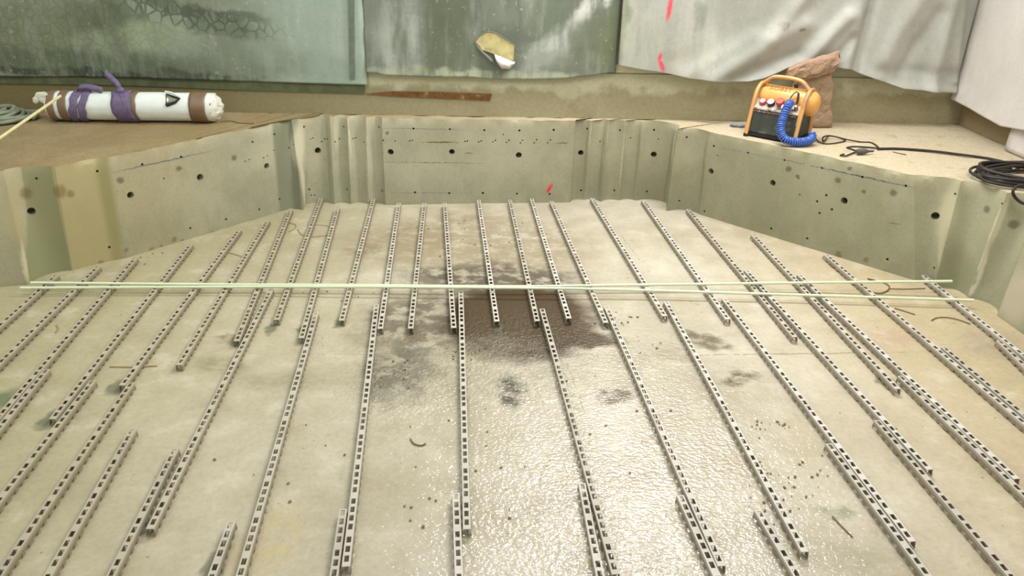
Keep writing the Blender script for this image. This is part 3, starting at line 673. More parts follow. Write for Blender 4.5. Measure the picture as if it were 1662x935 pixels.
# ------------------------------------------------------------------ fibreglass rods
M['rod'] = simple('pale_fibreglass', (222, 232, 196), .45, var=.06, spec=.5)
M['rod2'] = simple('pale_yellow_fibreglass', (226, 218, 164), .45, var=.08, spec=.5)
def rod(name, pts, zs, mat, label, r=.0085):
    p = smooth_path([at(x, y, z) for (x, y), z in zip(pts, zs)], 10)
    bm = B(); tube(bm, p, r, 10); return tag(obj(name, bm, mat), label, 'rod', 'pale fibreglass rods')
zr = RH + .0115
rod('fibreglass_rod', [(50, 459), (300, 461.5), (560, 463), (830, 465), (1000, 463), (1300, 459), (1545, 456.5)], [zr, zr, zr, zr, zr, zr + .012, zr + .045], M['rod'], 'long pale rod across the rails, its right end nearer the pit wall')
rod('fibreglass_rod', [(33, 467.5), (300, 466), (560, 465.5), (830, 467.5), (1000, 470), (1300, 479), (1580, 487.5)], [zr, zr, zr + .012, zr + .0175, zr + .01, zr, zr], M['rod'], 'long pale rod across the rails, its right end nearer the camera')
rod('fibreglass_rod', [(98, 156), (0, 224), (-120, 307)], [LZ + .215, LZ + .115, LZ + .012], M['rod2'], 'pale yellow rod leaning on the left end of the white roll', .0095)

# ------------------------------------------------------------------ wrapped roll
RR = .103
A = at(84, 197, LZ + .004); Bp = at(349, 201, LZ); A.y += .05; Bp.y += .05
ax = (Bp - A).normalized(); RLn = (Bp - A).length
roll = empty('wrapped_roll', A, math.atan2(ax.y, ax.x)); tag(roll, 'white plastic wrapped roll with brown tape and purple straps on the left ledge', 'roll')
M['wrapw'] = simple('white_wrap', (234, 240, 232), .35, var=.06, scale=14, spec=.5)
M['tape'] = simple('brown_tape', (128, 104, 78), .4, var=.12, scale=10, spec=.5)
M['purple'] = simple('purple_strap', (116, 102, 132), .7, var=.2, scale=30)
M['crump'] = simple('crumpled_wrap', (226, 224, 208), .5, var=.1)
def band(bm, x0, x1, r, n=44, m=5, wob=0.0, seed=0, arc=None):
    g = []
    for i in range(m + 1):
        col = []
        for k in range(n):
            a = 2 * math.pi * k / n
            dx = wob * nz((math.cos(a), math.sin(a), i if i in (0, m) else 0), 2.2, seed + (i > m / 2))
            x = x0 + (x1 - x0) * i / m + dx
            rr = r + .0025 * nz((x * 3, math.cos(a) * 2, math.sin(a) * 2), 2.0, seed)
            col.append(bm.verts.new((x, rr * math.cos(a), RR + rr * math.sin(a))))
        g.append(col)
    for i in range(m):
        for k in range(n): bm.faces.new((g[i][k], g[i + 1][k], g[i + 1][(k + 1) % n], g[i][(k + 1) % n]))
    return g
px_x = lambda x: (x - 84) / (349 - 84) * RLn
bm = B(); g = band(bm, 0, RLn - .01, RR - .004, m=24, seed=2); bm.faces.new(g[0][::-1]); bm.faces.new(g[-1])
obj('wrapping', bm, M['wrapw'], roll)
def strip(name, x0, x1, r, mat, wob, seed, label=None):
    bm = B(); band(bm, px_x(x0), px_x(x1), r, wob=wob, seed=seed); o = obj(name, bm, mat, roll); o.modifiers.new('t', 'SOLIDIFY').thickness = .003
    if label: o['label'] = label
    return o
strip('tape_band', 86, 97, RR + .003, M['tape'], .006, 5, 'brown tape at the left end of the roll'); strip('tape_band', 104, 117, RR + .003, M['tape'], .006, 7, 'second brown tape from the left end'); strip('tape_band', 313, 339, RR + .003, M['tape'], .003, 9, 'wide brown tape near the right end')
strip('tape_band', 216, 228, RR + .003, M['tape'], .01, 19, 'brown tape beside the knotted purple strap')
def strap(x0, x1, seed, tilt):
    bm = B(); g = band(bm, px_x(x0), px_x(x1), RR + .008, wob=.012, seed=seed)
    for col in g:
        for v in col: v.co.x += tilt * (v.co.z - RR) / RR
    o = obj('purple_strap', bm, M['purple'], roll); o.modifiers.new('t', 'SOLIDIFY').thickness = .004; return o
s_a = strap(122, 134, 31, .02); s_b = strap(137, 149, 33, .02); s_c = strap(191, 222, 37, -.012)
def ribbon(parent, pts, w, name='strap_tail'):
    p = smooth_path(pts, 6); bm = B(); n = len(p); g = []
    for i, q in enumerate(p):
        ww = w * (.5 + .5 * math.sin(math.pi * min(1, (i + 1.5) / (n * .7))) if i < n * .35 else 1) * (1 if i < n - 3 else .75)
        sd = Vector((.35, .25, .9)).normalized() * ww
        g.append([bm.verts.new(q - sd + Vector((0, -.004 * math.sin(i), 0))), bm.verts.new(q + Vector((0, -.012, 0))), bm.verts.new(q + sd)])
    for i in range(n - 1):
        for k in (0, 1): bm.faces.new((g[i][k], g[i + 1][k], g[i + 1][k + 1], g[i][k + 1]))
    o = obj(name, bm, M['purple'], parent, angle=80); o.modifiers.new('t', 'SOLIDIFY').thickness = .005; return o
T = 2 * RR
ribbon(s_a, [(px_x(133), -.03, T + .005), (px_x(138), -.04, T + .032), (px_x(152), -.04, T + .035), (px_x(168), -.03, T + .018), (px_x(173), -.03, T + .008)], .022)
ribbon(s_c, [(px_x(205), -.03, T + .0), (px_x(201), -.03, T + .04), (px_x(194), -.02, T + .075), (px_x(184), -.01, T + .115), (px_x(180), 0, T + .135)], .024)
bm = B(); bmesh.ops.create_icosphere(bm, subdivisions=2, radius=.024, matrix=Matrix.Translation((px_x(203), -.03, T + .012)) @ Matrix.Diagonal((1.2, .9, 1.1, 1)))
for v in bm.verts: v.co += Vector((1, 1, 1)) * .004 * nz(v.co, 60, 3)
obj('strap_knot', bm, M['purple'], s_c)
ribbon(s_c, [(px_x(205), -.06, T - .005), (px_x(209), -.085, T - .04), (px_x(211), -.1, T - .075)], .014)
def crumple(x0, x1, seed, bulge):
    bm = B(); n = 30; g = []
    for i in range(7):
        s = i / 6; rr = (RR - .004) * (1 - .75 * s ** 1.6); col = []
        for k in range(n):
            a = 2 * math.pi * k / n; q = (math.cos(a) * 2, math.sin(a) * 2, s * 2)
            r2 = rr * (1 + .16 * s * nz(q, 1.6, seed)) + .012 * s * nz(q, 4, seed + 5)
            col.append(bm.verts.new((x0 + (x1 - x0) * s + bulge * nz(q, 2, seed + 9), r2 * math.cos(a), RR + r2 * math.sin(a))))
        g.append(col)
    for i in range(6):
        for k in range(n): bm.faces.new((g[i][k], g[i + 1][k], g[i + 1][(k + 1) % n], g[i][(k + 1) % n]))
    bm.faces.new(g[-1])
    return obj('crumpled_end', bm, M['crump'], roll, angle=60)
crumple(RLn - .012, RLn + .05, 3, .022); crumple(.002, -.035, 8, .016)
bm = B()
for k in range(5):
    c = Vector((-.02 - .013 * k + .03 * (k % 2), -.06, T - .02 + .01 * (k % 3) - .018 * k * .6)); w = .02
    bmesh.ops.create_icosphere(bm, subdivisions=1, radius=.026, matrix=Matrix.Translation(c) @ Matrix.Rotation(k * 1.3, 4, 'Y') @ Matrix.Diagonal((1.2, .35, .9, 1)))
obj('loose_wrap', bm, M['crump'], roll, angle=10)
M['black'] = simple('black_rubber', (34, 33, 31), .55, var=.2)
M['grille'] = simple('cut_edge', (142, 150, 116), .6)
def on_roll(x, ang, r): return Vector((x, -r * math.cos(ang), RR + r * math.sin(ang)))
bm = B(); tri = [(276, 66), (286, 55), (299, 44), (293, 30), (278, 18)]
vs = [bm.verts.new(on_roll(px_x(x), math.radians(a), RR + .002)) for x, a in tri]; bm.faces.new(vs)
cut = obj('torn_window', bm, M['grille'], roll, smooth=False); cut['label'] = 'torn opening with black edges in the white wrap'
bm = B(); ed = [on_roll(px_x(x), math.radians(a), RR + .004) for x, a in tri]
tube(bm, [ed[0], ed[1], ed[2], ed[3], ed[4]], [.004, .007, .008, .009, .012], 6); tube(bm, [ed[4], ed[0]], .003, 6)
obj('torn_border', bm, M['black'], cut)
bm = B(); tube(bm, [on_roll(px_x(274), math.radians(74), RR + .012), on_roll(px_x(286), math.radians(64), RR + .016), on_roll(px_x(299), math.radians(50), RR + .006)], .009, 6, flat=.6)
obj('peeled_lip', bm, M['wrapw'], cut)
bm = B(); tube(bm, smooth_path([A + ax * (RLn + .03) + Vector((0, -.03, .012)), A + ax * (RLn + .10) + Vector((0, .0, .01)), A + ax * (RLn + .17) + Vector((0, -.03, .004)), A + ax * (RLn + .27) + Vector((0, -.04, .004))], 6), .0035, 6)
M['twine'] = simple('brown_wire', (112, 88, 52), .7)
tag(obj('twine', bm, M['twine']), 'short thin cord trailing from the right end of the roll', 'cord')

# ------------------------------------------------------------------ coiled hose on the left ledge
M['hose'] = simple('grey_green_hose', (138, 146, 122), .6, var=.25, scale=10)
cen = at(-8, 195, LZ)
pts = []
for k in range(7 * 28):
    a = 2 * math.pi * k / 28; lp = k / 28
    r = .26 - .022 * lp + .012 * math.sin(a * 2 + lp)
    pts.append(cen + Vector((r * 1.05 * math.cos(a), r * .8 * math.sin(a), .013 + .009 * lp + .008 * math.sin(3 * a + lp * 2) + .008)))
bm = B(); tube(bm, pts, .013, 8); tag(obj('hose_coil', bm, M['hose']), 'grey green hose coil on the ledge at the left', 'hose')

# ------------------------------------------------------------------ air compressor
cp = at(1207, 220, LZ); cq = at(1290, 236, LZ); cd_ = cq - cp
YS = .72
comp = empty('air_compressor', cp, math.atan2(cd_.y, cd_.x)); CW = cd_.length
tag(comp, 'orange portable air compressor with dark housing and four knobs on the ledge', 'air compressor')
M['orange'] = simple('orange_enamel', (232, 170, 92), .35, var=.08, scale=8, spec=.5, dirt=(196, 140, 84), dscale=9, lo=.6, hi=.75)
M['orange2'] = simple('orange_tube', (220, 164, 100), .4, var=.1, scale=8, spec=.5, dirt=(176, 138, 102), dscale=10, lo=.5, hi=.7)
M['case'] = simple('dark_housing', (62, 66, 56), .6, var=.2, scale=14, dirt=(104, 110, 92), dscale=16, lo=.56, hi=.75)
M['panel'] = simple('dusty_panel', (186, 174, 156), .6, var=.15, scale=20, dirt=(112, 84, 74), dscale=24, lo=.5, hi=.62)
M['red'] = simple('red_plastic', (196, 78, 62), .4, var=.08); M['knobb'] = simple('dark_knob', (52, 44, 52), .4); M['white'] = simple('white_plastic', (228, 224, 220), .4, var=.05)
M['steel'] = simple('dull_steel', (150, 148, 140), .35, .8)
bm = B(); prism(bm, [(y_ * YS, z_) for y_, z_ in ((.012, .03), (.05, .185), (.15, .235), (.26, .2), (.33, .19), (.36, .03))], .025, CW - .012); bmesh.ops.bevel(bm, geom=bm.edges[:], offset=.008, segments=2, affect='EDGES'); obj('housing', bm, M['case'], comp)
bm = B(); prism(bm, [(.004, .012), (.004, .03), (.37 * YS, .03), (.37 * YS, .012)], .012, CW); obj('base_plate', bm, M['black'], comp, smooth=False)
pang = math.atan2(.06, .075)
pm = Matrix.Translation((0, .036, .186)) @ Matrix.Rotation(pang, 4, 'X')
bm = B(); v = box(bm, (CW * .48, .052, .006), (CW * .90, .10, .014), pm); bmesh.ops.bevel(bm, geom=bm.edges[:], offset=.004, segments=2, affect='EDGES'); pn = obj('control_panel', bm, M['panel'], comp)
bm = B(); box(bm, (CW * .46, -.004, -.010), (CW * .88, .012, .018), pm); obj('panel_lip', bm, simple('dark_lip', (96, 72, 62), .6, dirt=(176, 160, 140), dscale=30), pn)
def knob(x, y, prof, mat, name, label, par=pn):
    bm = B(); lathe(bm, prof, pm @ Matrix.Translation((x, y, .012))); o = obj(name, bm, mat, par); o['label'] = label; return o
kb = lambda r, h: [(0, 0), (r * .9, 0), (r, h * .15), (r, h * .8), (r * .88, h), (0, h)]
k1 = knob(.075, .06, kb(.025, .022), M['red'], 'gauge', 'red rimmed gauge'); knob(.075, .06, [(0, .0221), (.016, .0221), (.016, .0255), (0, .0262)], M['white'], 'dial', 'pale gauge face', k1)
k2 = knob(.135, .06, kb(.027, .026), M['knobb'], 'gauge', 'dark gauge with white face'); knob(.135, .06, [(0, .0261), (.023, .0261), (.023, .029), (0, .030)], M['white'], 'dial', 'white gauge face', k2)
k3 = knob(.2, .066, [(0, 0), (.02, 0), (.022, .015), (.029, .018), (.03, .04), (.026, .046), (0, .047)], M['red'], 'regulator_knob', 'tall red knob')
k4 = knob(.245, .03, kb(.021, .022), M['knobb'], 'hose_coupling', 'dark coupling with white cap'); knob(.245, .03, [(0, .0221), (.02, .0221), (.021, .034), (.016, .038), (0, .038)], M['white'], 'coupling_cap', 'white coupling cap', k4)
bm = B(); lathe(bm, [(0, 0), (.014, 0), (.012, .03), (.008, .035), (0, .036)], pm @ Matrix.Translation((.318, .05, .012))); obj('valve', bm, M['steel'], pn)
TY, TZ, TR = .178, .256, .088
tm = Matrix.Translation((.03, TY, TZ)) @ Matrix.Rotation(math.pi / 2, 4, 'Y')
TL = CW + .012
prof = [(0, -.035), (TR * .45, -.03), (TR * .8, -.014), (TR, .02), (TR * 1.0, TL - .05), (TR * .93, TL - .025), (TR * .75, TL - .004), (TR * .45, TL + .01), (0, TL + .016)]
bm = B(); lathe(bm, prof, tm, 36); tank = obj('tank', bm, M['orange'], comp, angle=50)
# lettering on the tank
fc = bpy.data.curves.new('lettering', 'FONT'); fc.body = 'SOBST'; fc.size = .046; fc.space_character = 1.05; fc.extrude = .0004
fo_ = bpy.data.objects.new('t', fc); COL.objects.link(fo_); dg = bpy.context.evaluated_depsgraph_get(); dg.update()
lm = bpy.data.meshes.new_from_object(fo_.evaluated_get(dg)); bpy.data.objects.remove(fo_)
for v_ in lm.vertices:
    a = math.radians(50) + (v_.co.y) / TR; rr = TR + .0012 + v_.co.z
    v_.co = (.085 + v_.co.x * 1.15, TY - rr * math.cos(a), TZ + rr * math.sin(a))
lm.materials.clear(); lo_ = link_mesh('lettering', lm, simple('lettering_brown', (150, 96, 50), .6), tank); lo_['label'] = 'dark lettering along the tank'
def hoop(x, name, lab):
    path = smooth_path([(x_, y_ * YS, z_) for x_, y_, z_ in [(x, -.004, .012), (x, .03, .12), (x, .062, .205), (x, .095, .285), (x, .15, .335), (x, .225, .352), (x, .295, .335), (x, .345, .27), (x, .366, .15), (x, .376, .012)]], 5)
    bm = B(); tube(bm, path, .0135, 8, flat=1.25); o = obj(name, bm, M['orange2'], comp); o['label'] = lab
    for y in (-.002, .376 * YS):
        bm = B(); lathe(bm, [(0, -.0), (.017, 0), (.017, .02), (.013, .024), (0, .024)], Matrix.Translation((x, y, .0)), 12); f = obj('foot', bm, M['black'], o)
    return o
hoop(.015, 'frame_hoop', 'orange left side hoop'); hr = hoop(CW - .008, 'frame_hoop', 'orange right side hoop')
bm = B(); prism(bm, [(y_ * YS, z_) for y_, z_ in ((.03, .12), (.062, .225), (.115, .30), (.15, .32), (.12, .22), (.085, .15))], CW - .03, CW - .004); bmesh.ops.bevel(bm, geom=bm.edges[:], offset=.005, segments=1, affect='EDGES'); obj('side_bracket', bm, M['orange'], hr)
bm = B(); tube(bm, smooth_path([(.015, .145, .345), (.045, .145, .368), (.085, .145, .398), (.125, .145, .41), (CW * .62, .145, .412), (CW * .8, .145, .40), (CW - .035, .145, .368), (CW - .008, .145, .345)], 5), .0135, 10, flat=1.2)
obj('carry_handle', bm, M['orange2'], comp)
bm = B(); lathe(bm, [(0, 0), (.012, 0), (.012, .03), (.016, .03), (.016, .045), (0, .046)], Matrix.Translation((CW * .62, TY + .05, TZ + .06)), 12); obj('tank_valve', bm, M['black'], comp)
bm = B(); tube(bm, smooth_path([(.256, .07, .255), (.262, .085, .30), (.285, .09, .335), (.305, .09, .33), (.31, .085, .29), (.308, .075, .262)], 6), [.004] * 18 + [.008] * 13, 8); obj('pressure_line', bm, simple('dark_line', (74, 48, 58), .4), comp)
# coil hose: hangs from the coupling to the ledge
M['blue'] = simple('blue_hose', (74, 108, 186), .35, var=.1, spec=.5)
cm = Matrix.Translation(cp) @ Matrix.Rotation(math.atan2(cd_.y, cd_.x), 4, 'Z')
path = smooth_path([cm @ Vector(q) for q in ((.272, .055, .268), (.276, -.005, .235), (.276, -.045, .165), (.285, -.07, .10), (.325, -.078, .05), (.38, -.05, .036), (.435, .01, .036), (.455, .07, .045), (.445, .10, .075))], 60)
cum = [0]
for a, b in zip(path, path[1:]): cum.append(cum[-1] + (b - a).length)
hp = []; nrm = Vector((1, 0, 0)); pt = (path[1] - path[0]).normalized(); PITCHC = .0145; ns = 12
tot = cum[-1]; K = int(tot / PITCHC * ns); j = 0
for k in range(K):
    s = tot * k / K
    while cum[j + 1] < s: j += 1
    c0 = path[j].lerp(path[j + 1], (s - cum[j]) / max(1e-9, cum[j + 1] - cum[j])); t = (path[j + 1] - path[j]).normalized()
    nrm = pt.rotation_difference(t) @ nrm; nrm = (nrm - t * nrm.dot(t)).normalized(); pt = t
    a = 2 * math.pi * k / ns
    hp.append(c0 + (nrm * math.cos(a) + t.cross(nrm) * math.sin(a)) * .0235)
bm = B(); tube(bm, hp, .0068, 6)
tag(obj('coiled_air_hose', bm, M['blue']), 'blue coiled air hose hanging from the compressor coupling to the ledge', 'air hose')
# cords
M['cord'] = simple('brown_cord', (62, 44, 32), .6, var=.1); M['cordd'] = simple('black_cord', (50, 43, 38), .55, var=.15)
def cord(name, pts, r, mat, label, cat='cord', z=LZ, n=8, group=None, dz=None):
    P = [at(x, y, z + r + (dz[i] if dz else 0)) for i, (x, y) in enumerate(pts)]
    bm = B(); tube(bm, smooth_path(P, n), r, 8); return tag(obj(name, bm, mat), label, cat, group)
ends = cm @ Vector((CW * .8, .30, .05))
ppts = [(1322, 222), (1333, 229), (1342, 233), (1360, 231.5), (1376, 227), (1368, 224), (1345, 220.5), (1335, 223), (1336, 229), (1350, 233.5), (1372, 229)]
cord('power_cord', [(1310, 217), (1322, 222), (1334, 230), (1346, 233.5), (1362, 232), (1378, 227.5)], .005, M['cord'], 'thin brown power cord looping behind the blue hose') if False else None
cord('power_cord', [(1309, 214), (1322, 224), (1331, 231), (1342, 233.5), (1358, 232), (1372, 228.5), (1362, 223.5), (1346, 220.2), (1336, 222.5), (1337, 229), (1345, 221.5), (1356, 222), (1377, 227), (1398, 230.5), (1412, 231), (1421, 235), (1427, 240.5)], .0048, M['cord'], 'thin brown power cord looping from the compressor to the plug', dz=[.03, .012, .004, 0, 0, 0, .0, .0, .002, .008, .012, .012, .01, .0, 0, 0, .003])
bm = B()
p0 = at(1390, 246, LZ + .02); p1 = at(1410, 245.5, LZ + .02); dv = (p1 - p0).normalized()
mt = Matrix.Translation(p0) @ dv.to_track_quat('Z', 'Y').to_matrix().to_4x4(); Lp = (p1 - p0).length
lathe(bm, [(0, 0), (.014, 0), (.019, .012), (.02, Lp * .5), (.017, Lp * .75), (.009, Lp), (.007, Lp + .035), (0, Lp + .035)], mt, 14)
sock = tag(obj('socket', bm, simple('grey_socket', (92, 88, 84), .6, var=.2)), 'grey rubber cable socket lying near the ledge edge', 'socket')
cord('cable_tie', [(1390, 246), (1380, 250), (1372, 253), (1364, 252), (1370, 250)], .005, M['cordd'], 'frayed cable loop at the socket left end')
cord('short_cord', [(1388, 244), (1378, 241), (1375, 239.5), (1385, 238), (1405, 238.8), (1424, 240.5)], .0055, M['cordd'], 'black cord bent round the socket') 
coil = [(1424, 241.5), (1460, 241.5), (1510, 245), (1555, 250.5), (1600, 256.5), (1630, 263), (1651, 269), (1653, 273.5), (1640, 277), (1615, 276), (1592, 273), (1600, 270.5), (1625, 271.5), (1640, 274)]
def coilpts():
    out = [at(x, y, LZ + .009) for x, y in coil]
    c = at(1668, 293, LZ); 
    for k in range(9 * 12):
        a = 2.2 + 2 * math.pi * k / 12; lp = k / 12
        sx_, sy_ = .30 + .03 * math.sin(lp * 2.3), .17 + .03 * math.cos(lp * 1.7)
        rot = .25 * math.sin(lp * 1.3)
        x, y = sx_ * math.cos(a), sy_ * math.sin(a)
        out.append(c + Vector((x * math.cos(rot) - y * math.sin(rot) + .04 * math.sin(lp * 3.1), x * math.sin(rot) + y * math.cos(rot) + .03 * math.cos(lp * 2.6), .012 + .0065 * lp + .006 * math.sin(a * 2 + lp))))
    return out
bm = B(); tube(bm, smooth_path(coilpts(), 5), .0085, 8)
tag(obj('extension_cable', bm, M['cordd']), 'black extension cable running along the right ledge into a loose coil', 'cable')
bm = B(); e0 = on_wall(1648, 316)[0] if on_wall(1648, 316)[0] else at(1648, 316, LZ)
lp = [at(1662, 300, LZ + .07), at(1650, 303, LZ + .05), at(1644, 312, LZ + .02), at(1650, 323, LZ - .02), at(1664, 331, LZ - .04), at(1690, 330, LZ - .02)]
tube(bm, smooth_path(lp, 8), .0085, 8); tag(obj('cable_loop', bm, M['cordd']), 'black cable loop hanging over the right pit edge below the coil', 'cable')
# little scraps on the ledge
def lump(name, px, py, z, s, mat, label, cat, seed=1, rz=0):
    p = at(px, py, z); bm = B(); bmesh.ops.create_icosphere(bm, subdivisions=3, radius=1)
    for v in bm.verts:
        k = 1 + .35 * nz(v.co, 1.6, seed) + .12 * nz(v.co, 5, seed); v.co = Vector((v.co.x * s[0] * k, v.co.y * s[1] * k, max(-s[2] * .7, v.co.z * s[2] * k)))
    o = obj(name, bm, mat); o.location = p + Vector((0, 0, s[2] * .7)); o.rotation_euler = (0, 0, rz); return tag(o, label, cat)
lump('rag', 1197, 206, LZ, (.055, .03, .018), simple('grey_rag', (146, 142, 148), .8, var=.25), 'small crumpled grey rag left of the compressor', 'rag', 4, -.2)
cord('splinter', [(1449, 246.5), (1460, 249), (1471, 251)], .003, M['twine'], 'thin brown splinter right of the socket', 'splinter')

# ------------------------------------------------------------------ paper sack behind the compressor
sp = at(1306, 204, LZ); sp.y -= .012
sack = empty('paper_sack', sp, math.atan2(WD.y, WD.x)); tag(sack, 'crumpled tan paper sack with folded top standing behind the compressor', 'sack')
sm = NT('sack_paper'); a_ = sm.noise(5, 4); b_ = sm.noise(22, 5)
c = sm.mix(sm.ramp(a_.outputs[0], .38, .62), lin((160, 137, 106)), lin((174, 147, 120)))
c = sm.mix(sm.ramp(b_.outputs[0], .55, .7, 0, .4), c, lin((160, 124, 92)))
zz = sm.n.new('ShaderNodeSeparateXYZ'); sm.l.new(sm.P, zz.inputs[0])
c = sm.mix(sm.ramp(zz.outputs[2], .30, .5, 0, .55), c, lin((176, 140, 120)))
c = sm.mix(sm.math('MULTIPLY', sm.blob(sm.P, (.035, -.08, .165), (0, 0, 0), (.02, .1, .018), .2), .5), c, lin((140, 128, 92)))
for xx in (-.02, .015): c = sm.mix(sm.math('MULTIPLY', sm.blob(sm.P, (xx + .02, -.08, .285), (0, 0, 0), (.006, .1, .012), .3), .6), c, lin((118, 84, 62)))
sm.bump(sm.math('ADD', a_.outputs[0], b_.outputs[0]), .8, .03); M['sack'] = sm.done(c, .85, 0, .2)
bm = B(); secs = [(0, .01, .175, .06), (.02, .015, .188, .075), (.08, .01, .178, .085), (.18, .0, .160, .085), (.27, .0, .145, .075), (.34, .0, .128, .06), (.39, .005, .115, .045), (.43, .01, .10, .032), (.455, .02, .09, .02)]
g = []; n = 48
for z, xo, rx, ry in [(lerp_tab([(s[0], s[0]) for s in secs], t), lerp_tab([(s[0], s[1]) for s in secs], t), lerp_tab([(s[0], s[2]) for s in secs], t), lerp_tab([(s[0], s[3]) for s in secs], t)) for t in [.455 * k / 26 for k in range(27)]]:
    col = []
    for k in range(n):
        a = 2 * math.pi * k / n; ca, sa = math.cos(a), math.sin(a); ex = .55
        x = math.copysign(abs(ca) ** ex, ca) * rx; y = math.copysign(abs(sa) ** ex, sa) * ry * .85
        d = .02 * nz((x * 8, y * 8, z * 8), 1, 5) + .05 * (z / .45) * nz((x * 16, y * 16, z * 12), 1, 8)
        col.append(bm.verts.new((xo + x * (1 + d * 3) + d * .5, y * (1 + d * 6), z + .01 * nz((x * 10, y * 10, z), 1, 2))))
    g.append(col)
for i in range(26):
    for k in range(n): bm.faces.new((g[i][k], g[i + 1][k], g[i + 1][(k + 1) % n], g[i][(k + 1) % n]))
bm.faces.new(g[0][::-1]); bm.faces.new(g[-1])
obj('sack_body', bm, M['sack'], sack, angle=60)
bm = B(); g = []; n = 20
# the floppy folded mouth: a flattened tube lying to the left over the body
cl = smooth_path([(.13, -.035, .505), (.09, -.05, .48), (.03, -.06, .46), (-.05, -.065, .44), (-.12, -.07, .43), (-.19, -.075, .42), (-.225, -.075, .405)], 5)
for i, q in enumerate(cl):
    s = i / (len(cl) - 1); h = .028 + .042 * math.sin(math.pi * min(1, .18 + s * .9)) ; dpt = .045 - .015 * s; col = []
    for k in range(n):
        a = 2 * math.pi * k / n
        w = .014 * nz((q.x * 16, math.cos(a) * 2, math.sin(a) * 2), 1.2, 6)
        col.append(bm.verts.new((q.x + w, q.y + (dpt + w) * math.cos(a), q.z + (h + w) * math.sin(a) - .03 * s * (math.sin(a) < 0))))
    g.append(col)
for i in range(len(g) - 1):
    for k in range(n): bm.faces.new((g[i][k], g[i + 1][k], g[i + 1][(k + 1) % n], g[i][(k + 1) % n]))
bm.faces.new(g[0][::-1]); bm.faces.new(g[-1])
ft_ = obj('folded_top', bm, M['sack'], sack, angle=50); ft_['label'] = 'reddish folded mouth of the sack'

# ------------------------------------------------------------------ thin wires and straws on the pit floor
def wire(name, pts, r, label, cat='wire', closed=False, mat='twine'):
    P = [at(x, y, r * .8) for x, y in pts]
    bm = B(); p = smooth_path(P, 8, closed); tube(bm, p, r, 6, closed); return tag(obj(name, bm, M[mat]), label, cat)
M['straw'] = simple('straw', (168, 144, 92), .7); M['dark'] = simple('dark_wire', (124, 104, 74), .7)
wire('wire_loop', [(1389, 457), (1400, 464), (1412, 473), (1428, 476), (1441, 471), (1443, 464), (1434, 459), (1422, 457)], .0035, 'loose brown wire loop between the rods at the right')
wire('wire', [(1443, 468.5), (1470, 469), (1502, 468)], .003, 'straight brown wire running right from the wire loop')
wire('wire', [(1452, 500), (1468, 505), (1485, 510.5)], .003, 'short straight wire right of the loop, nearer than the rods')
wire('wire', [(1512, 520), (1520, 516), (1535, 515), (1556, 519), (1575, 526)], .003, 'curved brown wire beside the rightmost far rail')
wire('wire', [(1410, 453.5), (1420, 455), (1408, 452)], .004, 'tiny dark wire bend above the right rod')
wire('wire_loop', [(483, 372), (490, 381), (505, 384), (522, 383), (535, 380), (538, 372), (528, 366), (500, 365)], .0022, 'faint round wire loop near the left back corner', mat='straw')
wire('wire', [(470, 362), (480, 365), (478, 371), (468, 376)], .0025, 'small hooked wire left of the faint loop', mat='straw')
wire('straw', [(178, 595), (215, 595.5), (255, 593.5)], .003, 'pale straw lying across a rail at the left', 'straw', mat='straw')
wire('twig', [(1351, 838), (1362, 850), (1384, 872)], .0025, 'thin straight twig at the lower right', 'twig', mat='dark')
wire('twig', [(666, 712), (672, 720), (683, 723), (691, 720)], .0032, 'bent dark twig left of the central rail', 'twig', mat='dark')
wire('wire', [(372, 410), (392, 416)], .0025, 'short wire between two rails near the left pit wall', mat='straw')
wire('wire_loop', [(1346, 424), (1350, 432), (1362, 437), (1372, 440)], .006, 'twisted wire bunch by the right pit wall', mat='dark')
wire('wire', [(90, 540), (94, 533), (92, 527)], .003, 'small hooked wire between the leftmost rails', mat='straw')
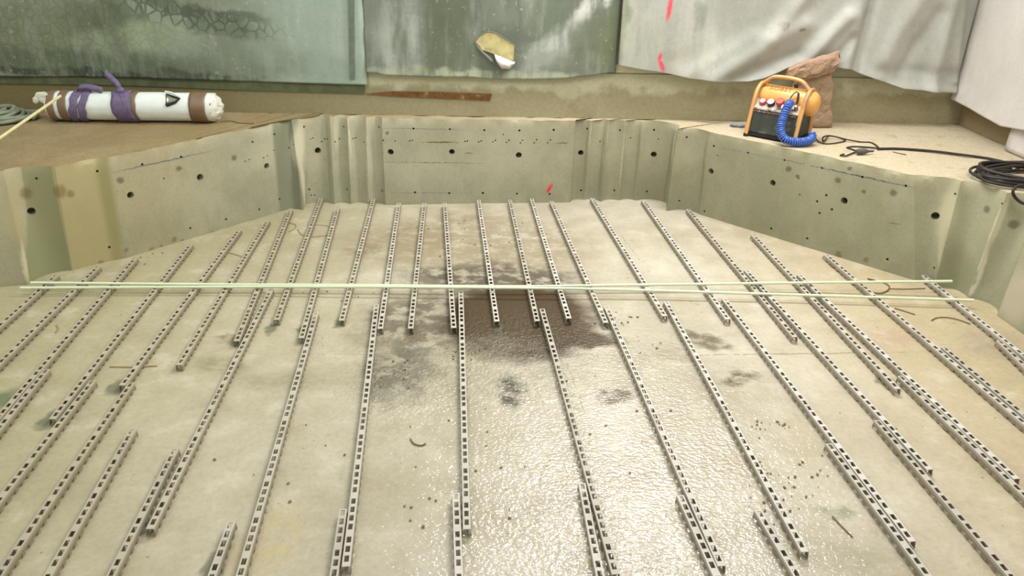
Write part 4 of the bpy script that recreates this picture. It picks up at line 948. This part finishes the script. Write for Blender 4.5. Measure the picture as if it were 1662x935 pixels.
# scattered grit: nobody could count it
bm = B(); rnd = random.Random(3)
spots = [(1010, 520, 40, 12, 14), (1030, 560, 40, 14, 6), (1250, 690, 40, 16, 16), (1270, 800, 60, 60, 34), (900, 690, 300, 120, 26), (1330, 760, 60, 30, 8), (700, 780, 160, 90, 14), (800, 570, 90, 20, 26), (640, 600, 50, 30, 14), (560, 470, 60, 20, 8), (1420, 700, 60, 40, 8), (760, 390, 120, 40, 20), (250, 420, 40, 16, 5), (450, 760, 200, 120, 10)]
for cx_, cy_, rx, ry, n in spots:
    for _ in range(n):
        p = at(cx_ + rnd.gauss(0, .5) * rx, cy_ + rnd.gauss(0, .5) * ry, 0); r = rnd.uniform(.002, .006)
        if any(-.03 < (Vector((p.x, p.y)) - q[1]).dot(q[2]) < RL + .03 and abs((Vector((p.x, p.y)) - q[1]).dot(Vector((-q[2].y, q[2].x)))) < .03 for q in placed): continue
        bmesh.ops.create_icosphere(bm, subdivisions=1, radius=r, matrix=Matrix.Translation(p + Vector((0, 0, r * .4))) @ Matrix.Rotation(rnd.random() * 3, 4, 'Z') @ Matrix.Diagonal((1.5, 1, .7, 1)))
tag(obj('grit', bm, simple('brown_grit', (136, 114, 74), .8, var=.3, scale=60)), 'scattered brown grit on the pit floor', 'grit', kind='stuff')

# ------------------------------------------------------------------ light
def area(name, loc, target, size, power, color, sy=None):
    l = bpy.data.lights.new(name, 'AREA'); l.energy = power; l.color = color; l.size = size
    if sy: l.shape = 'RECTANGLE'; l.size_y = sy
    o = bpy.data.objects.new(name, l); COL.objects.link(o); o.location = loc
    o.rotation_euler = (Vector(target) - Vector(loc)).to_track_quat('-Z', 'Y').to_euler(); return o
area('ceiling_or_fill_lamp', (1.1, 5.45, 3.4), (.5, 3.4, 0), 1.9, 120, (1, .99, .98), .35)
area('ceiling_or_fill_lamp', (1.9, 3.0, 4.5), (.2, 4.6, 0), 2.0, 84, (1, .985, .97))
area('ceiling_or_fill_lamp', (-2.2, 3.4, 4.0), (-2.4, 5.6, .4), 1.8, 38, (.96, 1, .96))  # unseen fill light, added to brighten the roll and left side
w = bpy.data.worlds.new('world'); SC.world = w; w.use_nodes = True
w.node_tree.nodes['Background'].inputs[0].default_value = (.97, 1.0, .97, 1); w.node_tree.nodes['Background'].inputs[1].default_value = .72
SC.view_settings.view_transform = 'Standard'; SC.view_settings.look = 'None'; SC.view_settings.exposure = 0.0; SC.view_settings.gamma = 1.0
